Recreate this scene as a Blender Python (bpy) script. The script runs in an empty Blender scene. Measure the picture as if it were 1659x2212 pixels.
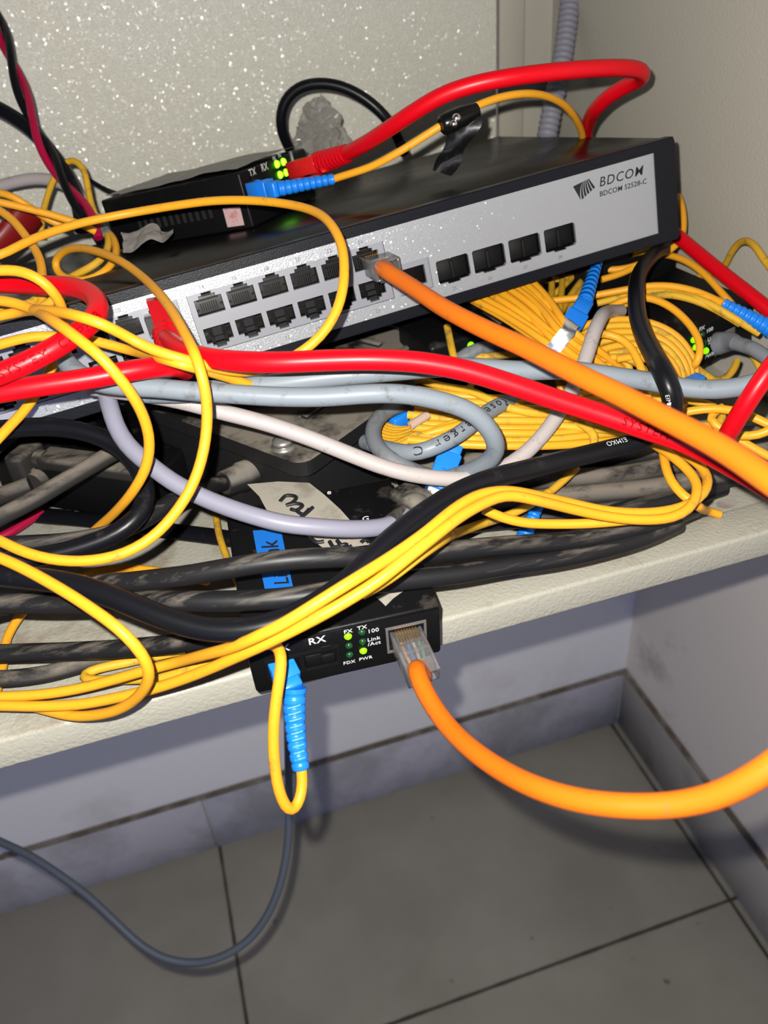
import bpy, bmesh, math, random
from mathutils import Vector, Matrix, noise
random.seed(7)
sc = bpy.context.scene
COL = sc.collection
# ------------------------------------------------------------------ camera
PX, PY = 829.5, 1106.0
VX = Vector((9900-PX, -1100-PY)); VY = Vector((170-PX, -145-PY))
F = math.sqrt(-VX.dot(VY))
eX = Vector((VX.x, VX.y, F)).normalized(); eY = Vector((VY.x, VY.y, F)).normalized(); eZ = eX.cross(eY)
CAMH = 1030.0      # lens height above the floor, millimetres
def ray(px, py):
    v = Vector((px-PX, py-PY, F))/F
    return Vector((eX.dot(v), eY.dot(v), eZ.dot(v)))
def D(px, py, d): return ray(px, py)*d                     # millimetres, origin at the lens
TRAY = -232.0
def H(px, py, h):
    r = ray(px, py); return r*((TRAY+h)/r.z)
def w(p): return Vector((p.x, p.y, p.z+CAMH))/1000.0        # -> metres in the room
cam = bpy.data.cameras.new('camera'); camo = bpy.data.objects.new('camera', cam); COL.objects.link(camo)
m = Matrix(((eX.x, -eX.y, -eX.z), (eY.x, -eY.y, -eY.z), (eZ.x, -eZ.y, -eZ.z)))
camo.matrix_world = Matrix.Translation((0, 0, CAMH/1000)) @ m.to_4x4()
cam.sensor_fit = 'VERTICAL'; cam.sensor_height = 36.0; cam.lens = 36.0*F/2212
cam.clip_start = 0.01; cam.clip_end = 20
cam.dof.use_dof = True; cam.dof.focus_distance = 0.325; cam.dof.aperture_fstop = 14
sc.camera = camo
# ------------------------------------------------------------------ light
sc.view_settings.view_transform = 'Standard'; sc.view_settings.look = 'None'
sc.view_settings.gamma = 1; sc.view_settings.use_curve_mapping = False
sc.view_settings.exposure = 0.0
world = bpy.data.worlds.new('world'); sc.world = world; world.use_nodes = True
bg = world.node_tree.nodes['Background']; bg.inputs[0].default_value = (0.55, 0.62, 0.9, 1); bg.inputs[1].default_value = 0.022
fl = bpy.data.lights.new('phone_flash', 'POINT'); fl.energy = 14.5; fl.shadow_soft_size = 0.0022; fl.color = (1.0, 0.965, 0.90)
flo = bpy.data.objects.new('phone_flash', fl); COL.objects.link(flo)
flo.location = camo.matrix_world @ Vector((-0.011, 0.013, 0.0))
ar = bpy.data.lights.new('blue_fill_light', 'AREA'); ar.energy = 7.5; ar.size = 1.0; ar.color = (0.42, 0.52, 1.0)  # added bluish fill for the lower wall; its source is unseen
aro = bpy.data.objects.new('blue_fill_light', ar); COL.objects.link(aro)
aro.location = (-0.9, -1.6, 0.75)
aro.rotation_euler = (Vector((0.1, 0.72, 0.45))-Vector(aro.location)).to_track_quat('-Z', 'Y').to_euler()

# ------------------------------------------------------------------ materials
def mat(name, col, rough=0.5, spec=0.5, metal=0.0, dirt=None, damt=0.0, dscale=60, updust=0.0, bump=0.0, bscale=400,
        trans=0.0, emit=None, estr=0.0, coat=0.0, alpha=1.0, stretch=None, rvar=0.0, bdist=0.0005, ior=1.45, k=0.56):
    col = tuple(c*k for c in col); dirt = tuple(c*k for c in dirt) if dirt else None; spec = spec*(0.38 if k <= 0.36 else 0.7 if k < 1 else 1)
    M = bpy.data.materials.new(name); M.use_nodes = True
    nt = M.node_tree; N = nt.nodes; L = nt.links; P = N['Principled BSDF']
    P.inputs['Base Color'].default_value = (*col, 1); P.inputs['Roughness'].default_value = rough
    P.inputs['Specular IOR Level'].default_value = spec; P.inputs['Metallic'].default_value = metal
    P.inputs['Transmission Weight'].default_value = trans; P.inputs['Coat Weight'].default_value = coat
    P.inputs['Alpha'].default_value = alpha; P.inputs['IOR'].default_value = ior
    if emit: P.inputs['Emission Color'].default_value = (*emit, 1); P.inputs['Emission Strength'].default_value = estr
    tc = N.new('ShaderNodeNewGeometry')
    if dirt and (damt > 0 or updust > 0):
        mp = N.new('ShaderNodeMapping'); L.new(tc.outputs['Position'], mp.inputs[0])
        if stretch: mp.inputs['Scale'].default_value = stretch
        n = N.new('ShaderNodeTexNoise'); n.inputs['Scale'].default_value = dscale; n.inputs['Detail'].default_value = 6
        n.inputs['Roughness'].default_value = 0.65
        L.new(mp.outputs[0], n.inputs['Vector'])
        r = N.new('ShaderNodeValToRGB'); lo = 0.62-0.34*damt
        r.color_ramp.elements[0].position = lo; r.color_ramp.elements[1].position = lo+0.16
        L.new(n.outputs['Fac'], r.inputs[0])
        fac = r.outputs[0]
        if updust > 0:
            sx = N.new('ShaderNodeSeparateXYZ'); L.new(tc.outputs['Normal'], sx.inputs[0])
            mr = N.new('ShaderNodeMapRange'); mr.inputs[1].default_value = 0.1; mr.inputs[2].default_value = 0.9
            L.new(sx.outputs[2], mr.inputs[0])
            mm = N.new('ShaderNodeMath'); mm.operation = 'MULTIPLY'; L.new(mr.outputs[0], mm.inputs[0]); L.new(fac, mm.inputs[1])
            m2 = N.new('ShaderNodeMath'); m2.operation = 'MULTIPLY'; L.new(mm.outputs[0], m2.inputs[0]); m2.inputs[1].default_value = updust
            fac = m2.outputs[0]
        else:
            m2 = N.new('ShaderNodeMath'); m2.operation = 'MULTIPLY'; L.new(fac, m2.inputs[0]); m2.inputs[1].default_value = 0.8
            fac = m2.outputs[0]
        mx = N.new('ShaderNodeMix'); mx.data_type = 'RGBA'
        mx.inputs[6].default_value = (*col, 1); mx.inputs[7].default_value = (*dirt, 1)
        L.new(fac, mx.inputs[0]); L.new(mx.outputs[2], P.inputs['Base Color'])
        mr2 = N.new('ShaderNodeMapRange'); mr2.inputs[3].default_value = rough; mr2.inputs[4].default_value = 0.85
        L.new(fac, mr2.inputs[0]); L.new(mr2.outputs[0], P.inputs['Roughness'])
    elif rvar > 0:
        n = N.new('ShaderNodeTexNoise'); n.inputs['Scale'].default_value = 12; n.inputs['Detail'].default_value = 5
        L.new(tc.outputs['Position'], n.inputs['Vector'])
        mr2 = N.new('ShaderNodeMapRange'); mr2.inputs[1].default_value = 0.35; mr2.inputs[2].default_value = 0.7
        mr2.inputs[3].default_value = rough; mr2.inputs[4].default_value = rough+rvar
        L.new(n.outputs['Fac'], mr2.inputs[0]); L.new(mr2.outputs[0], P.inputs['Roughness'])
    if bump > 0:
        n = N.new('ShaderNodeTexNoise'); n.inputs['Scale'].default_value = bscale; n.inputs['Detail'].default_value = 2
        L.new(tc.outputs['Position'], n.inputs['Vector'])
        b = N.new('ShaderNodeBump'); b.inputs['Strength'].default_value = bump; b.inputs['Distance'].default_value = bdist
        L.new(n.outputs['Fac'], b.inputs['Height']); L.new(b.outputs[0], P.inputs['Normal'])
    return M
DUST = (0.23, 0.20, 0.165)
M = {}
M['cream'] = mat('cream_powder_coat', (0.49, 0.475, 0.40), 0.42, 0.5, dirt=(0.25, 0.20, 0.14), damt=0.26, dscale=38, updust=0.7, bump=0.45, bscale=620, bdist=0.0008)
M['panel'] = mat('cabinet_panel_coat', (0.60, 0.585, 0.50), 0.26, 0.8, bump=1.0, bscale=950, bdist=0.0009, k=0.72)
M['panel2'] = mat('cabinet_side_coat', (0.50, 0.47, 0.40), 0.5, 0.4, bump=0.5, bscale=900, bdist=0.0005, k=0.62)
M['wall'] = mat('wall_paint', (0.86, 0.85, 0.86), 0.8, 0.2, dirt=(0.68, 0.66, 0.64), damt=0.1, dscale=4, k=1.00)
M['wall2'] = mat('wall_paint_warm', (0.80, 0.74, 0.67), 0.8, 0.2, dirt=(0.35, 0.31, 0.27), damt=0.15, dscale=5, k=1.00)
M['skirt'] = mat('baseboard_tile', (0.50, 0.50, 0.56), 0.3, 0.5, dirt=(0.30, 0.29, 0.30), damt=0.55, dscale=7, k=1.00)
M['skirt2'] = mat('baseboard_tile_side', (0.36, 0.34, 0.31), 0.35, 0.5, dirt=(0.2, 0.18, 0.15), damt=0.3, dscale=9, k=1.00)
M['groove'] = mat('dirt_line', (0.22, 0.17, 0.13), 0.9, dirt=(0.5, 0.45, 0.4), damt=0.5, dscale=25)
M['yellow'] = mat('yellow_jacket', (0.95, 0.42, 0.022), 0.42, 0.4, dirt=(0.25, 0.14, 0.03), damt=0.06, dscale=130)
M['yellow2'] = mat('yellow_jacket_dusty', (0.78, 0.44, 0.03), 0.55, 0.3, dirt=(0.22, 0.15, 0.05), damt=0.3, dscale=110)
M['red'] = mat('red_jacket', (0.72, 0.002, 0.010), 0.36, 0.35, bump=0.12, bscale=90)
M['darkred'] = mat('dark_red_sleeve', (0.22, 0.008, 0.010), 0.4, 0.4)
M['magenta'] = mat('magenta_wire', (0.42, 0.004, 0.05), 0.4, 0.4)
M['orange'] = mat('orange_jacket', (0.72, 0.15, 0.006), 0.4, 0.4, dirt=(0.35, 0.10, 0.02), damt=0.06, dscale=150)
M['grey'] = mat('blue_grey_jacket', (0.245, 0.285, 0.325), 0.42, 0.4, dirt=(0.10, 0.09, 0.08), damt=0.13, dscale=150)
M['greyd'] = mat('dusty_grey_jacket', (0.20, 0.215, 0.24), 0.55, 0.3, dirt=(0.10, 0.09, 0.08), damt=0.35, dscale=120)
M['white'] = mat('off_white_jacket', (0.50, 0.45, 0.44), 0.42, 0.4, dirt=(0.16, 0.13, 0.11), damt=0.07, dscale=170)
M['lav'] = mat('lavender_grey_jacket', (0.28, 0.28, 0.36), 0.42, 0.4, bump=0.2, bscale=70)
M['black'] = mat('black_rubber_jacket', (0.010, 0.011, 0.015), 0.33, 0.5, dirt=(0.09, 0.08, 0.07), damt=0.08, dscale=90, updust=0.6, k=0.35)
M['blackd'] = mat('dusty_black_jacket', (0.014, 0.014, 0.016), 0.45, 0.4, dirt=DUST, damt=0.34, dscale=170, updust=0.75, stretch=(0.12, 1, 1), k=0.50)
M['blackdd'] = mat('very_dusty_black', (0.03, 0.028, 0.027), 0.6, 0.3, dirt=DUST, damt=0.78, dscale=110, updust=0.95, stretch=(0.4, 1, 1))
M['closure'] = mat('dusty_black_plastic', (0.016, 0.016, 0.017), 0.4, 0.4, dirt=(0.27, 0.24, 0.20), damt=0.72, dscale=34, updust=0.92)
M['plastic'] = mat('black_plastic', (0.010, 0.010, 0.012), 0.42, 0.4, dirt=DUST, damt=0.16, dscale=70, updust=0.5, bump=0.25, bscale=1800, bdist=0.0002, k=0.30)
M['metalblack'] = mat('black_painted_metal', (0.012, 0.010, 0.009), 0.20, 0.5, rvar=0.3, k=0.30)
M['bezel'] = mat('textured_black_bezel', (0.012, 0.014, 0.022), 0.34, 0.6, bump=0.35, bscale=2200, bdist=0.0002, k=0.30)
M['silver'] = mat('silver_faceplate', (0.52, 0.54, 0.58), 0.36, 0.5, metal=0.55, bump=0.4, bscale=1700, bdist=0.00025)
M['block'] = mat('grey_port_block', (0.33, 0.34, 0.38), 0.4, 0.5, metal=0.3)
M['port'] = mat('port_plastic', (0.006, 0.006, 0.007), 0.65, 0.5, k=0.30)
M['contact'] = mat('port_contacts', (0.035, 0.035, 0.04), 0.35, 0.5, k=0.30)
M['blue'] = mat('blue_connector', (0.012, 0.24, 0.92), 0.35, 0.5)
M['bluelabel'] = mat('blue_label', (0.01, 0.16, 0.62), 0.5, 0.3)
M['clear'] = mat('clear_plug', (0.85, 0.83, 0.84), 0.12, 0.5, trans=0.95, ior=1.25, k=1.0)
M['clearred'] = mat('clear_red_plug', (0.7, 0.02, 0.02), 0.15, 0.5, trans=0.5, ior=1.3, k=1.0)
M['ink'] = mat('black_ink', (0.012, 0.012, 0.016), 0.5)
M['inkgrey'] = mat('grey_ink', (0.16, 0.16, 0.18), 0.5)
M['inkwhite'] = mat('white_ink', (0.75, 0.75, 0.75), 0.5)
M['inkred'] = mat('embossed_red', (0.24, 0.001, 0.004), 0.95, 0.05)
M['tape'] = mat('beige_tape', (0.42, 0.39, 0.33), 0.5, 0.4, dirt=(0.25, 0.22, 0.18), damt=0.3, dscale=60)
M['steel'] = mat('steel', (0.75, 0.75, 0.75), 0.22, 0.5, metal=1.0, bump=0.3, bscale=200, k=1.0)
M['zinc'] = mat('dull_zinc', (0.42, 0.40, 0.38), 0.4, 0.5, metal=0.7)
M['ledon'] = mat('green_led_lit', (0.1, 0.6, 0.0), 0.3, emit=(0.16, 1.0, 0.0), estr=2.2, k=1.00)
M['ledup'] = mat('green_led_bright', (0.1, 0.6, 0.0), 0.3, emit=(0.18, 1.0, 0.01), estr=5.0, k=1.00)
M['ledoff'] = mat('green_led_off', (0.01, 0.07, 0.02), 0.2, 0.6)
M['sticker'] = mat('pink_white_sticker', (0.62, 0.42, 0.42), 0.5, dirt=(0.45, 0.05, 0.06), damt=0.25, dscale=260)
M['film'] = mat('grey_plastic_film', (0.20, 0.195, 0.185), 0.4, 0.5)
M['paper'] = mat('grey_crumpled_wrap', (0.28, 0.26, 0.24), 0.5, 0.4)
M['bag'] = mat('shiny_plastic_wrap', (0.42, 0.40, 0.36), 0.10, 1.0, trans=0.3, coat=0.6)
M['conduit'] = mat('grey_corrugated_conduit', (0.30, 0.30, 0.36), 0.5, 0.4)
M['velcro'] = mat('black_tape', (0.012, 0.012, 0.013), 0.25, 0.6, k=0.30)
M['slack'] = mat('slate_grey_jacket', (0.10, 0.12, 0.16), 0.5, 0.3)
M['gold'] = mat('gold_contacts', (0.8, 0.5, 0.15), 0.3, metal=1.0, k=1.0)
M['ferrule'] = mat('white_ceramic', (0.8, 0.8, 0.8), 0.25, k=1.0)
M['hole'] = mat('dark_hole', (0.01, 0.01, 0.01), 0.9)

def flakes(Mx, scale, tilt, weight, rough):
    # coarse powder coat: every grain of the lacquer is a tiny facet with a tilt of its own
    nt = Mx.node_tree; N = nt.nodes; L = nt.links; P = N['Principled BSDF']
    g = N.new('ShaderNodeNewGeometry'); v = N.new('ShaderNodeTexVoronoi'); v.inputs['Scale'].default_value = scale
    L.new(g.outputs['Position'], v.inputs['Vector'])
    a = N.new('ShaderNodeVectorMath'); a.operation = 'SUBTRACT'; L.new(v.outputs['Color'], a.inputs[0]); a.inputs[1].default_value = (0.5, 0.5, 0.5)
    m_ = N.new('ShaderNodeVectorMath'); m_.operation = 'SCALE'; L.new(a.outputs[0], m_.inputs[0]); m_.inputs['Scale'].default_value = tilt
    ad_ = N.new('ShaderNodeVectorMath'); ad_.operation = 'ADD'; L.new(m_.outputs[0], ad_.inputs[0]); L.new(g.outputs['Normal'], ad_.inputs[1])
    no = N.new('ShaderNodeVectorMath'); no.operation = 'NORMALIZE'; L.new(ad_.outputs[0], no.inputs[0])
    P.inputs['Coat Weight'].default_value = weight; P.inputs['Coat Roughness'].default_value = rough; L.new(no.outputs[0], P.inputs['Coat Normal'])
flakes(M['panel'], 800, 0.75, 0.36, 0.24)
flakes(M['silver'], 1500, 0.6, 0.30, 0.20)
def grout_floor():
    Mx = bpy.data.materials.new('grey_floor_tiles'); Mx.use_nodes = True
    nt = Mx.node_tree; N = nt.nodes; L = nt.links; P = N['Principled BSDF']
    g = N.new('ShaderNodeNewGeometry'); s = N.new('ShaderNodeSeparateXYZ'); L.new(g.outputs['Position'], s.inputs[0])
    nz = N.new('ShaderNodeTexNoise'); nz.inputs['Scale'].default_value = 30; L.new(g.outputs['Position'], nz.inputs['Vector'])
    def M_(op, a, b):
        n = N.new('ShaderNodeMath'); n.operation = op
        for i, v in enumerate((a, b)):
            if isinstance(v, (int, float)): n.inputs[i].default_value = v
            else: L.new(v, n.inputs[i])
        return n.outputs[0]
    def line(coord, off):
        a = M_('SUBTRACT', coord, off); f = M_('WRAP', a, 0.3); 
        N[-1].inputs[2].default_value = -0.3
        return M_('ABSOLUTE', f, 0)
    dx = line(s.outputs[0], -0.107); dy = line(s.outputs[1], 0.423)
    mn = M_('MINIMUM', dx, dy)
    jit = M_('MULTIPLY', nz.outputs['Fac'], 0.0022)
    mn2 = M_('ADD', mn, jit)
    mr = N.new('ShaderNodeMapRange'); mr.inputs[1].default_value = 0.0022; mr.inputs[2].default_value = 0.0042; L.new(mn2, mr.inputs[0])
    n2 = N.new('ShaderNodeTexNoise'); n2.inputs['Scale'].default_value = 7; n2.inputs['Detail'].default_value = 6; L.new(g.outputs['Position'], n2.inputs['Vector'])
    cr = N.new('ShaderNodeValToRGB'); cr.color_ramp.elements[0].position = 0.3; cr.color_ramp.elements[1].position = 0.7
    cr.color_ramp.elements[0].color = (0.25, 0.24, 0.20, 1); cr.color_ramp.elements[1].color = (0.33, 0.31, 0.265, 1)
    L.new(n2.outputs['Fac'], cr.inputs[0])
    # small dark specks and stains
    v = N.new('ShaderNodeTexNoise'); v.inputs['Scale'].default_value = 42; v.inputs['Detail'].default_value = 1; L.new(g.outputs['Position'], v.inputs['Vector'])
    r2 = N.new('ShaderNodeValToRGB'); r2.color_ramp.elements[0].position = 0.74; r2.color_ramp.elements[1].position = 0.80; L.new(v.outputs['Fac'], r2.inputs[0])
    mx0 = N.new('ShaderNodeMix'); mx0.data_type = 'RGBA'; mx0.inputs[7].default_value = (0.12, 0.10, 0.08, 1)
    L.new(r2.outputs[0], mx0.inputs[0]); L.new(cr.outputs[0], mx0.inputs[6])
    mx = N.new('ShaderNodeMix'); mx.data_type = 'RGBA'; mx.inputs[6].default_value = (0.04, 0.035, 0.025, 1)
    L.new(mx0.outputs[2], mx.inputs[7]); L.new(mr.outputs[0], mx.inputs[0]); L.new(mx.outputs[2], P.inputs['Base Color'])
    P.inputs['Roughness'].default_value = 0.32; P.inputs['Specular IOR Level'].default_value = 0.5
    return Mx

# ------------------------------------------------------------------ mesh helpers (all coordinates millimetres from the lens)
class Fr:
    def __init__(s, o, x, y, z): s.o, s.x, s.y, s.z = Vector(o), Vector(x).normalized(), Vector(y).normalized(), Vector(z).normalized()
    def p(s, a, b, c): return s.o + s.x*a + s.y*b + s.z*c
WORLD = Fr((0, 0, 0), (1, 0, 0), (0, 1, 0), (0, 0, 1))
def ofr(o, ax, up):
    ax = Vector(ax).normalized(); up = Vector(up); up = (up-ax*up.dot(ax)).normalized()
    return Fr(o, ax, ax.cross(up), up)
class MB:
    def __init__(s): s.v = []; s.f = []; s.smooth = []
    def add(s, vs, fs, smooth=False):
        n = len(s.v); s.v += [Vector(v) for v in vs]; s.f += [tuple(i+n for i in f) for f in fs]; s.smooth += [smooth]*len(fs)
    def box(s, fr, a, b, bev=0.0, seg=2):
        bm = bmesh.new(); bmesh.ops.create_cube(bm, size=1.0)
        for v in bm.verts: v.co = Vector(((a[i]+b[i])/2 + v.co[i]*(b[i]-a[i]) for i in range(3)))
        if bev > 0: bmesh.ops.bevel(bm, geom=list(bm.edges), offset=bev, segments=seg, affect='EDGES', profile=0.5)
        bm.verts.index_update()
        s.add([fr.p(*v.co) for v in bm.verts], [[v.index for v in f.verts] for f in bm.faces], bev > 0); bm.free()
    def prism(s, fr, poly, z0, z1, cap0=True, cap1=True):
        n = len(poly)
        vs = [fr.p(x, y, z0) for x, y in poly]+[fr.p(x, y, z1) for x, y in poly]
        fs = [[i, (i+1) % n, n+(i+1) % n, n+i] for i in range(n)]
        if cap0: fs.append(list(range(n))[::-1])
        if cap1: fs.append([n+i for i in range(n)])
        s.add(vs, fs)
    def cyl(s, p0, p1, r0, r1=None, n=20, cap=True, smooth=True):
        r1 = r0 if r1 is None else r1
        s.lathe(p0, (Vector(p1)-Vector(p0)), [(0, r0), ((Vector(p1)-Vector(p0)).length, r1)], n, cap, smooth)
    def lathe(s, p0, ax, prof, n=20, cap=True, smooth=True):
        a = Vector(ax).normalized(); t = a.orthogonal().normalized(); b = a.cross(t)
        vs = []; fs = []
        for (l, r) in prof:
            for k in range(n):
                th = 2*math.pi*k/n; vs.append(Vector(p0)+a*l+(t*math.cos(th)+b*math.sin(th))*r)
        for i in range(len(prof)-1):
            for k in range(n): fs.append([i*n+k, i*n+(k+1) % n, (i+1)*n+(k+1) % n, (i+1)*n+k])
        s.add(vs, fs, smooth)
        if cap:
            s.add(vs[:n], [list(range(n))[::-1]]); s.add(vs[-n:], [list(range(n))])
    def sphere(s, c, r, ax=(0, 0, 1), half=False):
        pr = []
        for i in range(9):
            th = -math.pi/2+math.pi*i/8
            if half and th < 0: continue
            pr.append((r*math.sin(th), max(r*math.cos(th), 0.001)))
        s.lathe(Vector(c), ax, pr, 16, False)
    def tube(s, path, r, n=14, cap=True, oval=None, rfun=None):
        T = []
        for i in range(len(path)):
            a = path[max(i-1, 0)]; b = path[min(i+1, len(path)-1)]; T.append((b-a).normalized())
        nrm = T[0].orthogonal().normalized(); vs = []; fs = []
        if oval: nrm = (Vector(oval[1])-T[0]*T[0].dot(Vector(oval[1]))).normalized()
        for i, p in enumerate(path):
            nrm = (nrm-T[i]*nrm.dot(T[i])).normalized(); b = T[i].cross(nrm)
            rr = rfun(i) if rfun else r
            for k in range(n):
                th = 2*math.pi*k/n
                vs.append(p+nrm*math.cos(th)*rr+b*math.sin(th)*rr*(oval[0] if oval else 1))
        for i in range(len(path)-1):
            for k in range(n): fs.append([i*n+k, i*n+(k+1) % n, (i+1)*n+(k+1) % n, (i+1)*n+k])
        s.add(vs, fs, True)
        if cap: s.add(vs[:n], [list(range(n))[::-1]]); s.add(vs[-n:], [list(range(n))])
    def fill(s, fr, loops, z0, z1):
        """flat plate with holes; loops[0] is the outline"""
        cu = bpy.data.curves.new('tmp', 'CURVE'); cu.dimensions = '2D'; cu.fill_mode = 'BOTH'; cu.extrude = abs(z1-z0)/2
        for lp in loops:
            sp = cu.splines.new('POLY'); sp.points.add(len(lp)-1); sp.use_cyclic_u = True
            for i, (x, y) in enumerate(lp): sp.points[i].co = (x, y, 0, 1)
        s._curve(cu, fr, (z0+z1)/2)
    def _curve(s, cu, fr, zc, fn=None, shear=0):
        o = bpy.data.objects.new('tmp', cu); COL.objects.link(o)
        dg = bpy.context.evaluated_depsgraph_get(); dg.update()
        me = bpy.data.meshes.new_from_object(o.evaluated_get(dg))
        if fn: s.add([fn(v.co.x+shear*v.co.y, v.co.y, v.co.z) for v in me.vertices], [list(p.vertices) for p in me.polygons])
        else: s.add([fr.p(v.co.x+shear*v.co.y, v.co.y, v.co.z+zc) for v in me.vertices], [list(p.vertices) for p in me.polygons])
        bpy.data.objects.remove(o); bpy.data.curves.remove(cu); bpy.data.meshes.remove(me)
    def text(s, fr, txt, size, bold=0.0, shear=0.0, thick=0.06, space=1.0, fn=None, width=None):
        cu = bpy.data.curves.new('tmpt', 'FONT'); cu.body = txt; cu.size = size; cu.offset = bold; cu.extrude = thick/2
        cu.align_x = 'LEFT'; cu.space_character = space; cu.resolution_u = 3
        s._curve(cu, fr, thick/2, fn, shear)
    def build(s, name, material, parent=None, label=None, origin=None):
        me = bpy.data.meshes.new(name)
        o = bpy.data.objects.new(name, me); COL.objects.link(o)
        if parent is not None: org = w_origin(parent)
        else:
            c = sum(s.v, Vector())/max(1, len(s.v)); zl = min(v.z for v in s.v)
            org = w(Vector((c.x, c.y, zl)))
        me.from_pydata([w(v)-org for v in s.v], [], s.f)
        me.materials.append(material)
        me.polygons.foreach_set('use_smooth', s.smooth); me.update()
        bm = bmesh.new(); bm.from_mesh(me); bmesh.ops.recalc_face_normals(bm, faces=bm.faces[:]); bm.to_mesh(me); bm.free()
        if parent is not None: o.parent = parent
        else: o.location = org
        if label: o['label'] = label
        return o
def w_origin(o):
    v = Vector(o.location)
    while o.parent: o = o.parent; v = v+Vector(o.location)
    return v
def tag(o, label, cat, group=None, kind=None):
    if label: o['label'] = label
    if cat: o['category'] = cat
    if group: o['group'] = group
    if kind: o['kind'] = kind
    return o
def thing(name, at, label, cat, group=None):
    o = bpy.data.objects.new(name, None); COL.objects.link(o); o.location = w(Vector(at)); o.empty_display_size = 0.01
    return tag(o, label, cat, group)
def struct(name, mb, m):
    o = mb.build(name, m); o['kind'] = 'structure'; return o
def spline(pts, step=3.0):
    """centripetal-ish Catmull-Rom through the points"""
    P = [Vector(p) for p in pts]
    P = [P[0]*2-P[1]]+P+[P[-1]*2-P[-2]]
    out = []
    for i in range(1, len(P)-2):
        p0, p1, p2, p3 = P[i-1:i+3]
        t0 = 0; t1 = t0+max((p1-p0).length, 1e-3)**0.5; t2 = t1+max((p2-p1).length, 1e-3)**0.5; t3 = t2+max((p3-p2).length, 1e-3)**0.5
        n = max(2, int((p2-p1).length/step))
        for k in range(n):
            t = t1+(t2-t1)*k/n
            a1 = p0*((t1-t)/(t1-t0))+p1*((t-t0)/(t1-t0)); a2 = p1*((t2-t)/(t2-t1))+p2*((t-t1)/(t2-t1)); a3 = p2*((t3-t)/(t3-t2))+p3*((t-t2)/(t3-t2))
            b1 = a1*((t2-t)/(t2-t0))+a2*((t-t0)/(t2-t0)); b2 = a2*((t3-t)/(t3-t1))+a3*((t-t1)/(t3-t1))
            out.append(b1*((t2-t)/(t2-t1))+b2*((t-t1)/(t2-t1)))
    out.append(P[-2])
    for _ in range(2):   # soften kinks
        out = [out[0]]+[(out[i-1]+out[i]*2+out[i+1])/4 for i in range(1, len(out)-1)]+[out[-1]]
    return out
def path(spec):
    """spec items: (px, py, d) or (px, py, 'h', height above the tray)"""
    P = []
    for q in spec:
        if isinstance(q, Vector): P.append(q)
        elif q[2] == 'h': P.append(H(q[0], q[1], q[3]))
        else: P.append(D(*q))
    return spline(P)
PATHS = {}
def cable(name, key, material, dia, spec, label, cat='cable', group=None, parent=None, oval=None, part='jacket', wob=0.0):
    p = path(spec)
    if wob:
        p = [q+noise.noise_vector(q*0.035)*wob for q in p]
    PATHS[key] = (p, dia/2)
    mb = MB(); mb.tube(p, dia/2, 16 if dia > 5 else 12, oval=oval)
    if parent is not None: return mb.build(part, material, parent)
    return tag(mb.build(name, material), label, cat, group)
def cable_text(key, txt, px, py, size, material, parent, flip=False, side=0.0, name='printed_text', bold=0.0, thick=0.10, space=1.1):
    p, r = PATHS[key]
    def proj(q):
        c = Vector((eX.x*q.x+eY.x*q.y+eZ.x*q.z, eX.y*q.x+eY.y*q.y+eZ.y*q.z, eX.z*q.x+eY.z*q.y+eZ.z*q.z))
        return Vector((PX+F*c.x/c.z, PY+F*c.y/c.z))
    i0 = min(range(len(p)), key=lambda i: (proj(p[i])-Vector((px, py))).length)
    S = [0]
    for i in range(1, len(p)): S.append(S[-1]+(p[i]-p[i-1]).length)
    def fn(x, y, z):
        s = S[i0]+(-x if flip else x)
        i = 0
        while i < len(S)-2 and S[i+1] < s: i += 1
        t = max(0, min(1, (s-S[i])/(S[i+1]-S[i]+1e-9))); q = p[i].lerp(p[i+1], t)
        T = (p[min(i+2, len(p)-1)]-p[max(i-1, 0)]).normalized()
        if flip: T = -T
        n = (-q).normalized(); n = (n-T*n.dot(T)).normalized(); up = n.cross(T)
        th = (y-size*0.36)/r+side
        return q+(n*math.cos(th)+up*math.sin(th))*(r+0.06+z)
    mb = MB(); mb.text(None, txt, size, fn=fn, thick=thick, bold=bold, space=space)
    return mb.build(name, material, parent)

# ================================================================== THE ROOM
YW, XW = 714.0, 502.0
b = MB(); b.box(WORLD, (-1500, -1500, -CAMH-20), (XW+12, YW+12, -CAMH)); struct('floor', b, grout_floor())
b = MB(); b.box(WORLD, (-1500, YW+8, -CAMH), (XW+60, YW+60, 900)); struct('wall_back', b, M['wall'])
b = MB(); b.box(WORLD, (XW+8, -1500, -CAMH), (XW+60, YW+8, 900)); struct('wall_right', b, M['wall2'])
b = MB()
b.box(WORLD, (-109, YW, -CAMH), (XW, YW+9, -CAMH+106), 1.0, 1); b.box(WORLD, (-1500, YW, -CAMH), (-111, YW+9, -CAMH+106), 1.0, 1)
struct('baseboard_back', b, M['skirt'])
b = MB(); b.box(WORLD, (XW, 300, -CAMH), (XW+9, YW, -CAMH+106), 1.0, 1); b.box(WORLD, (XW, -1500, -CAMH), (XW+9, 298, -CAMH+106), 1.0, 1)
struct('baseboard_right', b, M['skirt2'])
b = MB(); b.box(WORLD, (-1500, YW+1, -CAMH+106), (XW+9, YW+10, -CAMH+110)); b.box(WORLD, (XW+1, -1500, -CAMH+106), (XW+10, YW, -CAMH+110))
struct('trim_1', b, M['groove'])

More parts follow.
